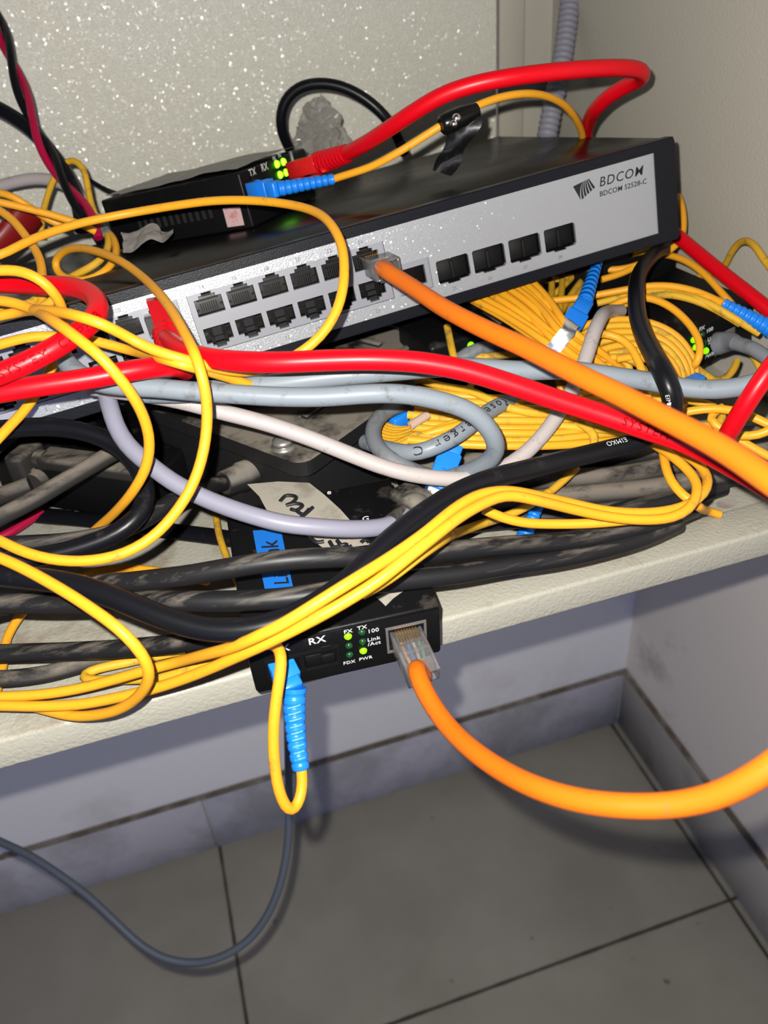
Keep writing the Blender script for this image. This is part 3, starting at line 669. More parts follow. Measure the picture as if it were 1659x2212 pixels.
# --- background black trunk cables on the tray, right half
Bk('b10', [(840, 1085, 'h', 9), (960, 1070, 'h', 9), (1100, 1048, 'h', 9), (1240, 1040, 'h', 9), (1360, 1028, 'h', 9), (1470, 1006, 'h', 10), (1580, 985, 'h', 10), (1700, 965, 'h', 10)], 'thick dusty black cable, rearmost of those lying on the tray at right', 'blackdd', 11)
Bk('b11', [(880, 1125, 'h', 8), (1000, 1100, 'h', 8), (1140, 1086, 'h', 8), (1260, 1072, 'h', 8), (1400, 1060, 'h', 8), (1510, 1040, 'h', 9), (1620, 1015, 'h', 9), (1720, 990, 'h', 9)], 'thick dusty black cable on the tray running out under the orange cable', 'blackdd', 11)
Bk('b12', [(900, 1145, 'h', 7), (1020, 1130, 'h', 6), (1150, 1118, 'h', 6), (1290, 1108, 'h', 6), (1400, 1092, 'h', 6), (1480, 1075, 'h', 6), (1560, 1050, 'h', 6)], 'dusty black cable on the tray beneath the curved yellow fibres', 'blackd', 9)
Bk('b13', [(860, 1030, 'h', 14), (960, 1012, 'h', 14), (1100, 990, 'h', 14), (1230, 985, 'h', 14), (1400, 975, 'h', 14), (1560, 955, 'h', 14), (1720, 930, 'h', 14)], 'dusty black cable just behind the blue upright connector', 'blackdd', 12)
cable('ground_wire', 'gw1', M['greyd'], 4, [(1240, 1150, 'h', 4), (1290, 1135, 'h', 4), (1370, 1118, 'h', 4), (1450, 1105, 'h', 4)], 'thin grey wire on the tray under the front black cable', 'wire')
# --- left background
Bk('b9', [(-40, 1095, 'h', 3), (67, 1112, 'h', 3), (202, 1124, 'h', 3), (337, 1143, 'h', 3), (472, 1160, 'h', 3), (560, 1172, 'h', 3)], 'flat black strip cable lying across the tray at left', 'black', 5.2, oval=(1.9, (0, 0, 1)))
cable('thin_wire', 'tw1', M['black'], 1.0, [(90, 1098, 'h', 2), (150, 1102, 'h', 2), (190, 1098, 'h', 2), (260, 1100, 'h', 2)], 'hair-thin black wire on the tray beside the flat strip cable', 'wire')
Bk('b7', [(-60, 1150, 352), (0, 1117, 350), (67, 1083, 352), (135, 1042, 356), (202, 1003, 360), (250, 975, 364), (290, 955, 366)], 'dusty black cable slanting upward at the left edge', 'blackdd', 7.6)
Bk('b7b', [(-60, 1100, 398), (0, 1072, 396), (40, 1058, 396), (66, 1048, 397)], 'dusty black cable entering the gland of the left splice box', 'blackdd', 8.6)
cable('network_cable', 'rlow', M['magenta'], 4.6, [(-20, 1170, 'h', 5), (20, 1152, 'h', 5), (50, 1132, 'h', 5), (90, 1105, 'h', 5)], 'short length of pinkish red cable on the tray at the left edge')
Bk('b8', [(486, 1043, 366), (450, 1050, 356), (390, 1072, 342), (321, 1117, 330), (250, 1150, 322), (150, 1170, 320), (51, 1176, 318), (-40, 1182, 316)], 'black cable running left from the splice closure gland', 'blackd', 7.2)
Bk('b6', [(-40, 930, 318), (0, 928, 318), (67, 922, 318), (135, 924, 318), (202, 938, 318), (253, 962, 318), (287, 995, 316), (312, 1039, 314), (315, 1080, 310), (290, 1125, 306), (236, 1160, 304), (169, 1184, 302), (101, 1200, 300), (20, 1212, 298), (-50, 1218, 296)], 'black cable making a half loop below the switch at left', 'black', 7.2)
Bk('b2', [(-60, 1330, 300), (0, 1312, 300), (80, 1292, 299), (186, 1264, 296), (236, 1262, 292), (337, 1251, 286), (405, 1243, 283), (508, 1225, 281), (617, 1210, 281), (725, 1204, 284), (830, 1203, 290), (946, 1192, 296), (1083, 1179, 304), (1220, 1169, 312), (1312, 1156, 318), (1380, 1138, 322), (1440, 1122, 330), (1500, 1100, 345)], 'glossy black cable, upper of the pair crossing the middle of the front rail', 'blackd', 7.2)
Bk('b3', [(-60, 1305, 296), (0, 1302, 296), (101, 1306, 295), (220, 1303, 293), (304, 1298, 290), (405, 1299, 286), (508, 1298, 284), (617, 1292, 284), (700, 1280, 286), (800, 1262, 291), (900, 1250, 296), (991, 1240, 301), (1083, 1224, 306), (1220, 1204, 313), (1312, 1183, 318), (1390, 1160, 324), (1460, 1130, 334)], 'dusty black cable, lower of the pair crossing the middle of the front rail', 'blackd', 7.4)
Bk('b4', [(-50, 1416, 316), (0, 1412, 316), (127, 1408, 315), (253, 1402, 312), (380, 1390, 308), (464, 1379, 304), (540, 1372, 302), (600, 1368, 302)], 'dusty black cable above the yellow fibres at lower left', 'blackd', 7.2)
Bk('b5', [(-50, 1466, 318), (0, 1467, 317), (63, 1462, 318), (127, 1450, 320), (190, 1432, 323), (253, 1420, 325), (330, 1412, 326)], 'lowest dusty black cable at the left on the rail', 'blackdd', 6.8)
o1 = Bk('b1', [(1452, 500, 470), (1441, 538, 450), (1420, 545, 440), (1396, 568, 420), (1378, 600, 400), (1374, 638, 382), (1377, 680, 364), (1389, 722, 345), (1410, 765, 322), (1431, 804, 304), (1450, 846, 302), (1455, 880, 306), (1440, 915, 314), (1400, 946, 322), (1312, 971, 320), (1220, 994, 310), (1129, 1017, 299), (1060, 1035, 290), (991, 1063, 283), (923, 1104, 277), (834, 1175, 268), (780, 1230, 263), (725, 1278, 260), (653, 1322, 258), (581, 1350, 257), (508, 1362, 257), (436, 1358, 258), (337, 1328, 260), (270, 1300, 262), (202, 1275, 264), (135, 1258, 266), (67, 1250, 267), (0, 1242, 268), (-60, 1236, 268)], 'thick black cable sweeping from the switch corner down across the tray to lower left', 'black', 7.6)
# --- yellow fibre mass in the background (right)
def arc(cx, cy, rx, ry, a0, a1, d, n=9, rot=0, dz=0):
    o = []
    for i in range(n):
        t = math.radians(a0+(a1-a0)*i/(n-1)); x = rx*math.cos(t); y = ry*math.sin(t); c, s = math.cos(math.radians(rot)), math.sin(math.radians(rot))
        o.append((cx+x*c-y*s, cy+x*s+y*c, d+dz*i/(n-1)))
    return o
GC = 'coiled yellow fibres right of the silver band'
coil_lbl = 'yellow fibre turn in the dusty coil beside the thick black cable at right'
for k in range(7):
    rx = 152-13*k; ry = 118-9*k
    Y('coil%d' % k, arc(1352+2*k, 806+4*k, rx, ry, -160+6*k, 200+6*k, 392-2.5*k, 16, 8, 3), coil_lbl, 'yellow2' if k % 2 else 'yellow', 3.5, GC, wob=2.2)
Y('coilsmall', arc(1335, 812, 60, 44, -190, 170, 378, 14, 10), 'small inner turn of yellow fibre under the large coil at right', 'yellow2', 3.4, wob=1.5)
Y('coilsmall2', arc(1320, 800, 42, 32, -200, 150, 384, 12, 10), 'smallest innermost turn of yellow fibre in the coil at right', 'yellow2', 3.3, wob=1.5)
# bundle gathered in the silver band
GB = 'yellow fibres gathered in the silver band'
bl_lbl = 'one of the clean yellow fibres fanning out from the silver band under the switch'
starts = [(1000, 634), (1016, 628), (1036, 620), (1056, 612), (1072, 606), (1086, 602), (1100, 598), (1112, 592), (1128, 588), (1006, 640), (1046, 616)]
band = [(1196, 752), (1200, 746), (1205, 741), (1210, 736), (1214, 730), (1218, 726), (1223, 720), (1227, 715), (1231, 711), (1190, 757), (1208, 744)]
for k, (s_, e_) in enumerate(zip(starts, band)):
    dd = 366+((k*7) % 5)*2.0; lay = -5 if k in (9, 10) else 0
    mxp = ((s_[0]+e_[0])/2+(6 if k > 3 else -2), (s_[1]+e_[1])/2-(8 if k < 6 else 2))
    Y('bun%d' % k, [(s_[0]-60, s_[1]-46, 440), (s_[0], s_[1], 405), (mxp[0], mxp[1], 384), (e_[0], e_[1], dd), (e_[0]+48, e_[1]+36, dd+4), (e_[0]+105, e_[1]+72+(k % 3)*4, dd+14), (e_[0]+150, e_[1]+110+(k % 4)*6, dd+26)], bl_lbl, 'yellow', 3.5, GB)
# silver band
c = D(1210, 735, 367); ax = (D(1240, 757, 369)-D(1180, 713, 369)).normalized()
n_ = (-c).normalized(); n_ = (n_-ax*n_.dot(ax)).normalized(); sd = ax.cross(n_)
pts = []
for k in range(29):
    t = 2*math.pi*k/28; pts.append((math.copysign(abs(math.cos(t))**0.7, math.cos(t))*9.6, math.copysign(abs(math.sin(t))**0.7, math.sin(t))*6.6))
b = MB(); vs = []; fs = []
for j, l in enumerate((-3.2, -1.2, 1.2, 3.2)):
    for (x, y) in pts: vs.append(c+ax*(l+0.5*math.sin(x))+sd*x+n_*(y-2.2+0.35*math.sin(x*2+j)))
for j in range(3):
    for k in range(28): fs.append([j*29+k, j*29+k+1, (j+1)*29+k+1, (j+1)*29+k])
b.add(vs, fs, True); bd = b.build('metal_cable_band', M['steel']); tag(bd, 'crumpled silver foil band wrapped around the fanned yellow fibres', 'cable band')
# under-switch dusty fibres
us = [[(1130, 585, 452), (1150, 600, 448), (1158, 650, 430), (1155, 700, 415), (1180, 750, 400)],
      [(1190, 585, 456), (1192, 620, 444), (1188, 670, 426), (1190, 730, 410)],
      [(1215, 585, 460), (1214, 620, 446), (1210, 665, 430), (1212, 720, 412)],
      [(1300, 560, 470), (1258, 605, 452), (1222, 655, 436), (1200, 700, 420)],
      [(1260, 570, 470), (1225, 610, 452), (1190, 640, 444), (1150, 655, 440)],
      [(1290, 590, 462), (1240, 650, 440), (1225, 700, 424), (1240, 760, 410)],
      [(1120, 620, 450), (1170, 606, 452), (1225, 600, 455), (1290, 560, 465)]]
for k, p in enumerate(us):
    Y('us%d' % k, p, ['bent dusty fibre hanging nearest the yellow fan under the switch', 'dusty upright fibre left of the blue connector, first of two', 'dusty upright fibre left of the blue connector, nearer to it', 'dusty fibre slanting down left behind the blue connector', 'dusty fibre curling left under the switch edge', 'dusty fibre passing close beside the blue connector boot', 'dusty fibre running level just under the switch edge'][k], 'yellow2', 3.5)
# fibres right of the thick black cable
rt = [([(1180, 650, 430), (1260, 642, 425), (1340, 628, 420), (1400, 618, 415), (1450, 618, 410), (1510, 632, 404), (1562, 656, 396)], 'yellow', 'upper yellow fibre entering the blue boot at the right edge'),
      ([(1290, 655, 428), (1350, 640, 424), (1400, 630, 416), (1450, 632, 410), (1520, 650, 400), (1560, 672, 396), (1600, 696, 394), (1640, 720, 394)], 'yellow2', 'second yellow fibre arching over the right converter'),
      ([(1320, 668, 424), (1390, 644, 414), (1440, 636, 408), (1500, 648, 402), (1550, 670, 398), (1600, 700, 396)], 'yellow2', 'third yellow fibre arching over the right converter'),
      ([(1240, 800, 402), (1262, 760, 404), (1290, 700, 408), (1330, 655, 412), (1390, 642, 408), (1440, 658, 402), (1480, 690, 396), (1506, 725, 390), (1513, 760, 386), (1505, 785, 386), (1492, 795, 392)], 'yellow', 'yellow fibre looping down across the green lights of the right converter'),
      ([(1380, 538, 470), (1410, 548, 462), (1450, 552, 450), (1490, 568, 440), (1530, 600, 430), (1558, 632, 424), (1580, 656, 420)], 'yellow', 'yellow fibre from the switch corner slanting beside the red cable'),
      ([(1299, 582, 450), (1340, 582, 448), (1390, 568, 446), (1440, 545, 446), (1470, 520, 446), (1477, 480, 450), (1472, 440, 456), (1466, 424, 462)], 'yellow', 'yellow fibre curling up round the right end of the switch'),
      ([(1299, 604, 446), (1345, 590, 446), (1400, 560, 448), (1450, 535, 452)], 'yellow', 'short yellow fibre crossing below the switch corner'),
      ([(1365, 548, 450), (1400, 540, 452), (1450, 522, 456), (1472, 500, 460)], 'yellow2', 'dusty fibre tucked under the right corner of the switch'),
      ([(1466, 640, 450), (1490, 610, 455), (1530, 590, 458), (1560, 580, 452), (1580, 545, 436), (1600, 522, 424), (1625, 525, 412), (1650, 560, 402), (1690, 610, 392)], 'yellow2', 'brownish fibre arching up against the right side panel'),
      ([(1610, 745, 420), (1635, 780, 415), (1648, 810, 412), (1665, 850, 410)], 'yellow2', 'dusty fibre hanging by the side panel under the green-grey cable'),
      ([(1500, 792, 398), (1530, 815, 400), (1555, 825, 404), (1585, 800, 408), (1592, 780, 412)], 'yellow2', 'dusty fibre hooked beneath the right converter'),
      ([(1340, 700, 410), (1380, 706, 402), (1430, 735, 395), (1470, 780, 388), (1482, 830, 386)], 'yellow', 'yellow fibre bowing outside the coil toward the grey cable'),
      ([(1230, 740, 372), (1300, 720, 374), (1350, 736, 372), (1383, 790, 366), (1398, 850, 362), (1402, 900, 362)], 'yellow', 'front yellow fibre curving down left of the thick black cable')]
for k, (p, m_, l_) in enumerate(rt): Y('rt%d' % k, p, l_, m_, 3.6)
# fibres between the grey ring and the red cable, lower mid-right
GH = 'yellow fibres stacked under the red cable'
for k in range(9):
    yy = 852+k*13; dx = (k*37) % 50
    Y('hz%d' % k, [(900-dx*0.4, yy-10+((k*5) % 9), 366-k*2), (1000, yy+4, 362-k*2), (1100, yy+10-((k*3) % 7), 360-k*2), (1200, yy+6, 362-k*2), (1300+dx, yy-6, 368-k*2), (1390+dx, yy-16, 378-k*2)], 'level yellow fibre in the stack beneath the red cable, beside the grey ring', 'yellow2' if k % 3 == 1 else 'yellow', 3.6, GH)
GI = 'yellow fibres inside the grey ring'
for k in range(8):
    Y('in%d' % k, [(808+k*3, 905+k*9, 374-2*k), (850, 928+k*6, 370-2*k), (905, 925+k*3-((k*5) % 8), 366-2*k), (955, 900+k*4, 364-2*k), (1000, 860+k*8, 366-2*k)], 'one of the bunched yellow fibres seen through the grey cable ring', 'yellow' if k % 2 else 'yellow2', 3.6, GI)
mids = [([(966, 705, 402), (973, 740, 396), (981, 775, 390), (990, 800, 388)], 'yellow2', 'dusty fibre hanging straight down between bolt and green light'),
        ([(900, 818, 372), (960, 836, 366), (1020, 845, 360), (1080, 875, 354), (1150, 893, 352), (1210, 893, 356)], 'yellow2', 'dusty yellow fibre bowing just under the red cable'),
        ([(1020, 772, 392), (1060, 770, 390), (1110, 764, 388), (1160, 758, 386)], 'yellow2', 'dusty fibre peeking between grey cables below the orange cable'),
        ([(1400, 868, 368), (1450, 862, 366), (1510, 868, 362), (1556, 886, 358), (1562, 905, 354), (1530, 922, 350), (1470, 916, 350), (1430, 912, 352)], 'yellow2', 'dusty yellow fibre curled in a tight hairpin right of the black cable'),
        ([(1420, 905, 354), (1480, 890, 350), (1540, 882, 346), (1600, 890, 340), (1650, 912, 336), (1690, 930, 334)], 'yellow', 'yellow fibre running out to the right edge above the orange cable'),
        ([(1540, 935, 344), (1600, 942, 338), (1640, 940, 334), (1670, 925, 332), (1690, 905, 330)], 'yellow', 'lower yellow fibre turning back at the right edge'),
        ([(1560, 880, 350), (1530, 905, 346), (1580, 940, 344), (1640, 975, 342), (1690, 1000, 340)], 'yellow', 'yellow fibre passing under the orange cable at the right edge'),
        ([(1210, 920, 352), (1270, 925, 350), (1340, 930, 348), (1420, 940, 344), (1490, 940, 342)], 'yellow2', 'dusty fibre along the lower edge of the stacked fibres'),
        ([(1246, 910, 350), (1280, 930, 346), (1286, 955, 344), (1275, 985, 342)], 'yellow2', 'short dusty fibre hooking over the black cable')]
for k, (p, m_, l_) in enumerate(mids): Y('mid%d' % k, p, l_, m_, 3.6)
# clear heat-shrink sleeve in the ring
c0, c1 = D(886, 920, 350), D(925, 895, 352); b = MB(); b.cyl(c0, c1, 1.9); b.box(Fr(c0, c1-c0, Vector((0, 0, 1)), Vector((0, 1, 0))), (0, -1.4, -1.4), ((c1-c0).length, 1.4, 1.4))
M['sleeve'] = mat('clear_sleeve_plastic', (0.75, 0.55, 0.45), 0.12, 0.9, trans=0.3)
tag(b.build('clear_sleeve', M['sleeve']), 'short clear plastic sleeve on the fibres inside the grey ring', 'sleeve')
# --- network cables, grey and white
cable('network_cable', 'g3', M['greyd'], 7.0, [(975, 800, 395), (996, 772, 392), (1037, 755, 392), (1080, 742, 396), (1140, 722, 402)], 'dusty grey cable end beside the small green light under the switch')
gr = thing('network_cable', D(900, 970, 340), 'grey cable printed with black lettering, bent into a ring behind the blue connector', 'cable')
cable('', 'ring', M['grey'], 6.8, [(1160, 860, 380), (1078, 876, 352), (1037, 902, 343), (991, 939, 336), (946, 962, 333), (905, 978, 334), (860, 975, 340), (820, 965, 350), (790, 955, 362)], '', parent=gr)
cable_text('ring', 'Rosenberger C', 1088, 874, 5.3, M['ink'], gr, flip=False, bold=0.03, space=1.55, side=-0.1)
rot = gr.children[-1]
cable('network_cable', 'ring2', M['greyd'], 6.8, [(890, 868, 372), (850, 880, 366), (815, 905, 358), (804, 938, 350), (818, 970, 342), (848, 996, 336), (895, 1018, 340), (950, 1036, 348), (1000, 1038, 350), (1030, 1028, 350)], 'dusty blue-grey cable forming the left side of the ring below the red cable')
cable('network_cable', 'g1', M['grey'], 7.0, [(120, 740, 312), (150, 790, 300), (200, 824, 294), (270, 834, 292), (337, 838, 292), (400, 844, 292), (501, 851, 292), (602, 857, 292), (704, 857, 292), (805, 850, 292), (880, 852, 294), (960, 868, 297), (1015, 888, 300), (1052, 920, 304), (1071, 957, 310), (1066, 985, 318), (1046, 1003, 324), (1010, 1020, 334), (960, 1036, 342)], 'smudged blue-grey cable, lower of two under the red cable, curling back')
cable('network_cable', 'g2', M['grey'], 7.3, [(300, 850, 310), (400, 850, 308), (500, 838, 306), (569, 832, 305), (636, 824, 304), (704, 815, 304), (805, 806, 304), (906, 797, 306), (959, 793, 307), (1037, 795, 309), (1129, 801, 311), (1220, 799, 313), (1312, 811, 314), (1403, 824, 315), (1472, 837, 314), (1540, 842, 312), (1609, 834, 310), (1665, 815, 308), (1720, 780, 306)], 'long blue-grey cable running under the orange cable to the right edge')
cable('network_cable', 'w1', M['white'], 6.3, [(200, 838, 318), (262, 846, 314), (330, 855, 314), (400, 869, 315), (467, 887, 316), (569, 913, 318), (670, 947, 320), (762, 984, 322), (834, 1011, 324), (906, 1028, 326), (1000, 1035, 330), (1055, 1025, 334), (1106, 1000, 337), (1152, 963, 340), (1197, 908, 344), (1229, 855, 348), (1262, 784, 354), (1282, 722, 360), (1297, 688, 368), (1312, 674, 385), (1340, 672, 400)], 'pinkish white cable sagging across the middle and rising past the silver band')
cable('network_cable', 'p1', M['lav'], 6.8, [(215, 800, 330), (226, 840, 322), (238, 880, 316), (250, 922, 314), (275, 962, 312), (321, 1002, 310), (371, 1040, 309), (439, 1075, 308), (506, 1101, 307), (560, 1118, 306), (617, 1132, 306), (689, 1139, 308), (762, 1143, 312), (834, 1137, 318), (880, 1115, 326)], 'lavender-grey cable dropping from the switch and sagging under the white cable')
st_ = PATHS['p1'][0][-1]
pw = thing('power_plug', D(900, 1095, 335), 'dusty dark plug joined to the lavender cable behind the front converter', 'plug')
b = MB(); b.lathe(D(845, 1130, 319), D(905, 1092, 340)-D(845, 1130, 319), [(0, 3.5), (8, 4.2), (9, 3.7), (11, 4.4), (12, 3.8), (14, 4.6), (15, 6.0), (22, 6.6), (26, 5.0)], 20); b.build('strain_relief', M['closure'], pw)
b = MB(); b.box(Fr(D(895, 1098, 338), (0.9, 0.4, 0), (-0.4, 0.9, 0), (0, 0, 1)), (-4, -3, -14), (10, 14, 4), 2.5, 3); b.build('plug_body', M['closure'], pw)
cable('network_cable', 'g5', M['greyd'], 6.6, [(1590, 742, 388), (1625, 752, 380), (1660, 775, 374), (1700, 815, 368)], 'greenish grey cable plugged into the right converter')
g5 = [o for o in COL.objects if o.name.startswith('network_cable')][-1]
fc = thing('modular_plug', D(1570, 735, 395), 'dusty grey boot of the cable plugged into the right converter', 'plug')
b = MB(); pp = spline([D(1552, 742, 402), D(1575, 738, 396), D(1592, 742, 388)], 1); b.tube(pp, 1, 16, rfun=lambda i: 5.6-2.2*i/(len(pp)-1)); b.build('boot', M['greyd'], fc)
# --- red cables
t = thing('network_cable', D(500, 780, 275), 'bright red cable crossing the middle of the photo from the upright red boot', 'cable')
cable('', 'r3', M['red'], 7.2, [(352, 722, 318), (368, 738, 306), (395, 757, 294), (440, 772, 284), (500, 780, 278), (600, 783, 275), (700, 779, 275), (800, 777, 275), (900, 782, 276), (1000, 799, 277), (1100, 829, 278), (1200, 863, 279), (1300, 895, 279), (1400, 929, 278), (1470, 952, 277), (1540, 985, 276), (1620, 1030, 272), (1720, 1090, 266)], '', parent=t)
cable_text('r3', 'FINOLEX', 1205, 866, 3.6, M['inkred'], t, name='embossed_text', bold=-0.02) if False else None
cable_text('r3', 'SYSTEM', 1333, 912, 4.0, M['inkred'], t, name='embossed_text', bold=0.0, space=1.25, side=0.1, thick=0.3)
# boot into port 12
b = MB(); ps = [D(362, 712, 318), D(366, 735, 312), D(374, 760, 305), D(388, 782, 298), D(402, 800, 296)]
pp = spline(ps, 0.6); b.tube(pp, 1, 20, oval=(1.25, UP), rfun=lambda i: 4.6-1.3*i/len(pp)+(0.3 if (i//3) % 2 else 0)); b.build('boot', M['red'], t)
pn = SF.p(-231.2, 11.5, -6); pt_ = SF.p(-231.2, 11.0, 11)
b = MB(); f_ = Fr(pt_, (pn-pt_), U, UP); b.box(f_, (0, -5.8, -4), (17, 5.8, 4), 0.4, 1); b.build('plug_body', M['clear'], t)
b = MB(); q8 = [D(316, 652, 331), D(346, 648, 327), D(392, 712, 314), D(342, 732, 316)]; bk_ = [q+BK*8 for q in q8]
b.add(q8+bk_, [[0, 1, 2, 3], [7, 6, 5, 4], [0, 4, 5, 1], [1, 5, 6, 2], [2, 6, 7, 3], [3, 7, 4, 0]]); b.build('boot_hood', M['red'], t)
t = thing('network_cable', D(200, 815, 280), 'lower straight red cable at left, ending under the red boot', 'cable')
cable('', 'r2', M['red'], 7.2, [(-50, 856, 272), (0, 847, 272), (96, 832, 274), (193, 818, 277), (289, 800, 281), (345, 792, 285), (385, 793, 294), (400, 800, 304)], '', parent=t)
t = thing('network_cable', D(200, 700, 290), 'red cable with embossed lettering hooking back on itself at left', 'cable')
cable('', 'r1', M['red'], 7.2, [(-60, 608, 316), (0, 612, 314), (50, 614, 312), (90, 616, 308), (140, 618, 304), (180, 626, 298), (207, 645, 290), (212, 672, 282), (197, 697, 276), (169, 720, 272), (121, 750, 268), (72, 777, 266), (0, 808, 264), (-60, 832, 262)], '', parent=t)
cable_text('r1', 'SYSTEM', 2, 806, 4.2, M['inkred'], t, name='embossed_text', bold=0.0, space=1.2, flip=True)
cable_text('r1', 'COPPER', 112, 754, 4.2, M['inkred'], t, name='embossed_text', bold=0.0, space=1.2, flip=True)
t = thing('network_cable', D(1000, 200, 360), 'red cable arching over the switch from upper converter to its right end', 'cable')
cable('', 'rt', M['red'], 7.2, [(748, 332, 404), (790, 310, 390), (840, 278, 376), (900, 238, 364), (960, 204, 357), (1030, 181, 353), (1110, 166, 352), (1200, 155, 355), (1290, 148, 362), (1350, 147, 370), (1385, 153, 378), (1390, 166, 386), (1360, 182, 396), (1320, 204, 406), (1290, 232, 418), (1272, 262, 440), (1265, 300, 463), (1280, 350, 475), (1340, 410, 462), (1410, 466, 452), (1480, 524, 436), (1560, 590, 420), (1659, 668, 404), (1730, 730, 396)], '', parent=t)
b = MB(); pp = spline([D(688, 352, 424), D(720, 342, 414), D(752, 331, 403)], 0.5); n = len(pp)
b.tube(pp, 1, 18, rfun=lambda i: 5.6-1.2*i/n-(0.7 if (i//3) % 2 else 0)); b.build('boot', M['red'], t)
rj45(t, D(636, 365, 436), D(694, 350, 423), UP, mtl=M['clearred'])
b = MB(); f_ = Fr(D(700, 368, 419), D(690, 350, 421)-D(700, 368, 419), U, BK); b.box(f_, (-1, -2, -2), (5, 2, 2), 0.4, 1); b.build('boot_tab', M['red'], t)
cable('network_cable', 'rr', M['red'], 7.2, [(1740, 720, 300), (1680, 775, 298), (1640, 830, 300), (1610, 875, 304), (1580, 925, 312), (1560, 960, 324)], 'short stretch of red cable entering from the right edge below the grey cable')
# --- orange cables
t = thing('network_cable', D(1100, 745, 250), 'orange cable from port 24 of the switch running down to the right edge', 'cable')
pn = SF.p(-136.6, 13.0, -8); pt_ = SF.p(-135.0, 14.3, 13.5)
cable('', 'o1', M['orange'], 6.3, [pt_.lerp(pn, 0.25), pt_, D(826, 580, 322), D(868, 606, 310), D(905, 630, 300), D(950, 660, 288), D(991, 683, 279), D(1060, 717, 267), D(1129, 748, 257), D(1200, 784, 247), D(1266, 818, 238), D(1340, 853, 229), D(1403, 886, 221), D(1470, 920, 212), D(1540, 957, 203), D(1600, 994, 195), D(1659, 1035, 187), D(1740, 1090, 178)], '', parent=t)
rj45(t, pn, pt_, UP)
t = thing('network_cable', D(1300, 1735, 200), 'orange cable hanging in a wide curve from the front converter', 'cable')
sxm, sym = (sx0+sx1)/2, (sy0+sy1)/2
pn = FF.p(sxm-0.4, sym+0.3, -1.0); pt_ = FF.p(sxm+2.0, sym-3.6, 18)
cable('', 'o2', M['orange'], 6.1, [pt_.lerp(pn, 0.3), pt_, D(897, 1440, 276), D(908, 1475, 272), D(932, 1520, 266), D(965, 1566, 258), D(1012, 1613, 246), D(1080, 1662, 232), D(1160, 1702, 218), D(1250, 1729, 208), D(1350, 1741, 200), D(1450, 1740, 194), D(1540, 1722, 188), D(1600, 1696, 184), D(1665, 1656, 180), D(1760, 1580, 176)], '', parent=t)
rj45(t, pn, pt_, Rc.col[2])
# --- blue connectored fibres
def Yc(label, at): return thing('fibre_patch_cable', at, label, 'cable')
t = Yc('yellow fibre arching over the switch with a blue plug in the upper converter', D(900, 300, 400))
cable('', 't3', M['yellow'], 3.6, [(716, 388, 404), (760, 374, 398), (800, 361, 394), (850, 335, 388), (900, 305, 384), (950, 273, 380), (1000, 244, 380), (1040, 224, 382), (1090, 208, 386), (1140, 202, 392), (1185, 209, 402), (1220, 228, 414), (1243, 256, 428), (1256, 285, 444), (1262, 330, 465)], '', parent=t)
sc_plug(t, D(602, 408, 398), D(543, 412, 412), UP, D(720, 387, 403), tip=False, wdt=(7.2, 8.4), bootr=3.6)
t = Yc('fibre with blue plug slanting down from the switch edge beside the silver band', D(1240, 680, 390))
cable('', 'f2', M['yellow2'], 3.4, [(1300, 545, 440), (1293, 565, 424), (1288, 580, 416)], '', parent=t)
sc_plug(t, D(1262, 655, 392), D(1206, 752, 372), (-D(1262, 655, 392)), D(1291, 567, 416), wdt=(9.4, 7.6), bootr=3.9)
t = Yc('fibre with a blue plug standing between the grey ring and the white cable', D(970, 980, 350))
cable('', 'f3', M['yellow2'], 3.4, [(1030, 800, 392), (1020, 825, 384), (1010, 848, 376)], '', parent=t)
sc_plug(t, D(986, 948, 349), D(940, 1062, 342), (-D(984, 950, 351)), D(1011, 845, 376), wdt=(9.4, 7.8), bootr=3.6)
t = Yc('fibre with a blue boot standing behind the front black cables right of centre', D(1145, 1130, 350))
cable('', 'f4', M['yellow2'], 3.6, [(1246, 1010, 'h', 22), (1215, 1040, 'h', 20), (1184, 1066, 'h', 19), (1168, 1084, 'h', 18), (1162, 1094, 'h', 18)], '', parent=t)
sc_plug(t, D(1128, 1168, 352), D(1100, 1230, 346), (0, 0, 1), H(1162, 1094, 18), tip=False, bootr=3.5)
t = Yc('fibre with a long blue boot slanting off the right edge', D(1600, 680, 395))
cable('', 'f5', M['yellow'], 3.6, [(1500, 640, 404), (1540, 645, 400), (1566, 655, 397), (1580, 664, 396)], '', parent=t)
sc_plug(t, D(1668, 712, 390), D(1760, 765, 376), (0, 0, 1), D(1563, 655, 397), tip=False, bootr=4.2)
b = MB(); b.box(Fr(D(1484, 830, 380), (0.96, 0.25, 0.05), (-0.25, 0.96, 0), (0, 0, 1)), (0, -3, -3), (9, 3, 2), 0.8, 2)
tag(b.build('fibre_connector', M['blue']), 'small piece of blue connector showing above the grey cable at right', 'connector')
b = MB(); b.box(Fr(D(845, 920, 372), (0.9, 0.42, 0.05), (-0.4, 0.9, 0), (0, 0, 1)), (0, -3, -3), (12, 3, 4), 0.8, 2)
tag(b.build('fibre_connector', M['blue']), 'blue connector corner showing at the upper left inside the grey ring', 'connector')
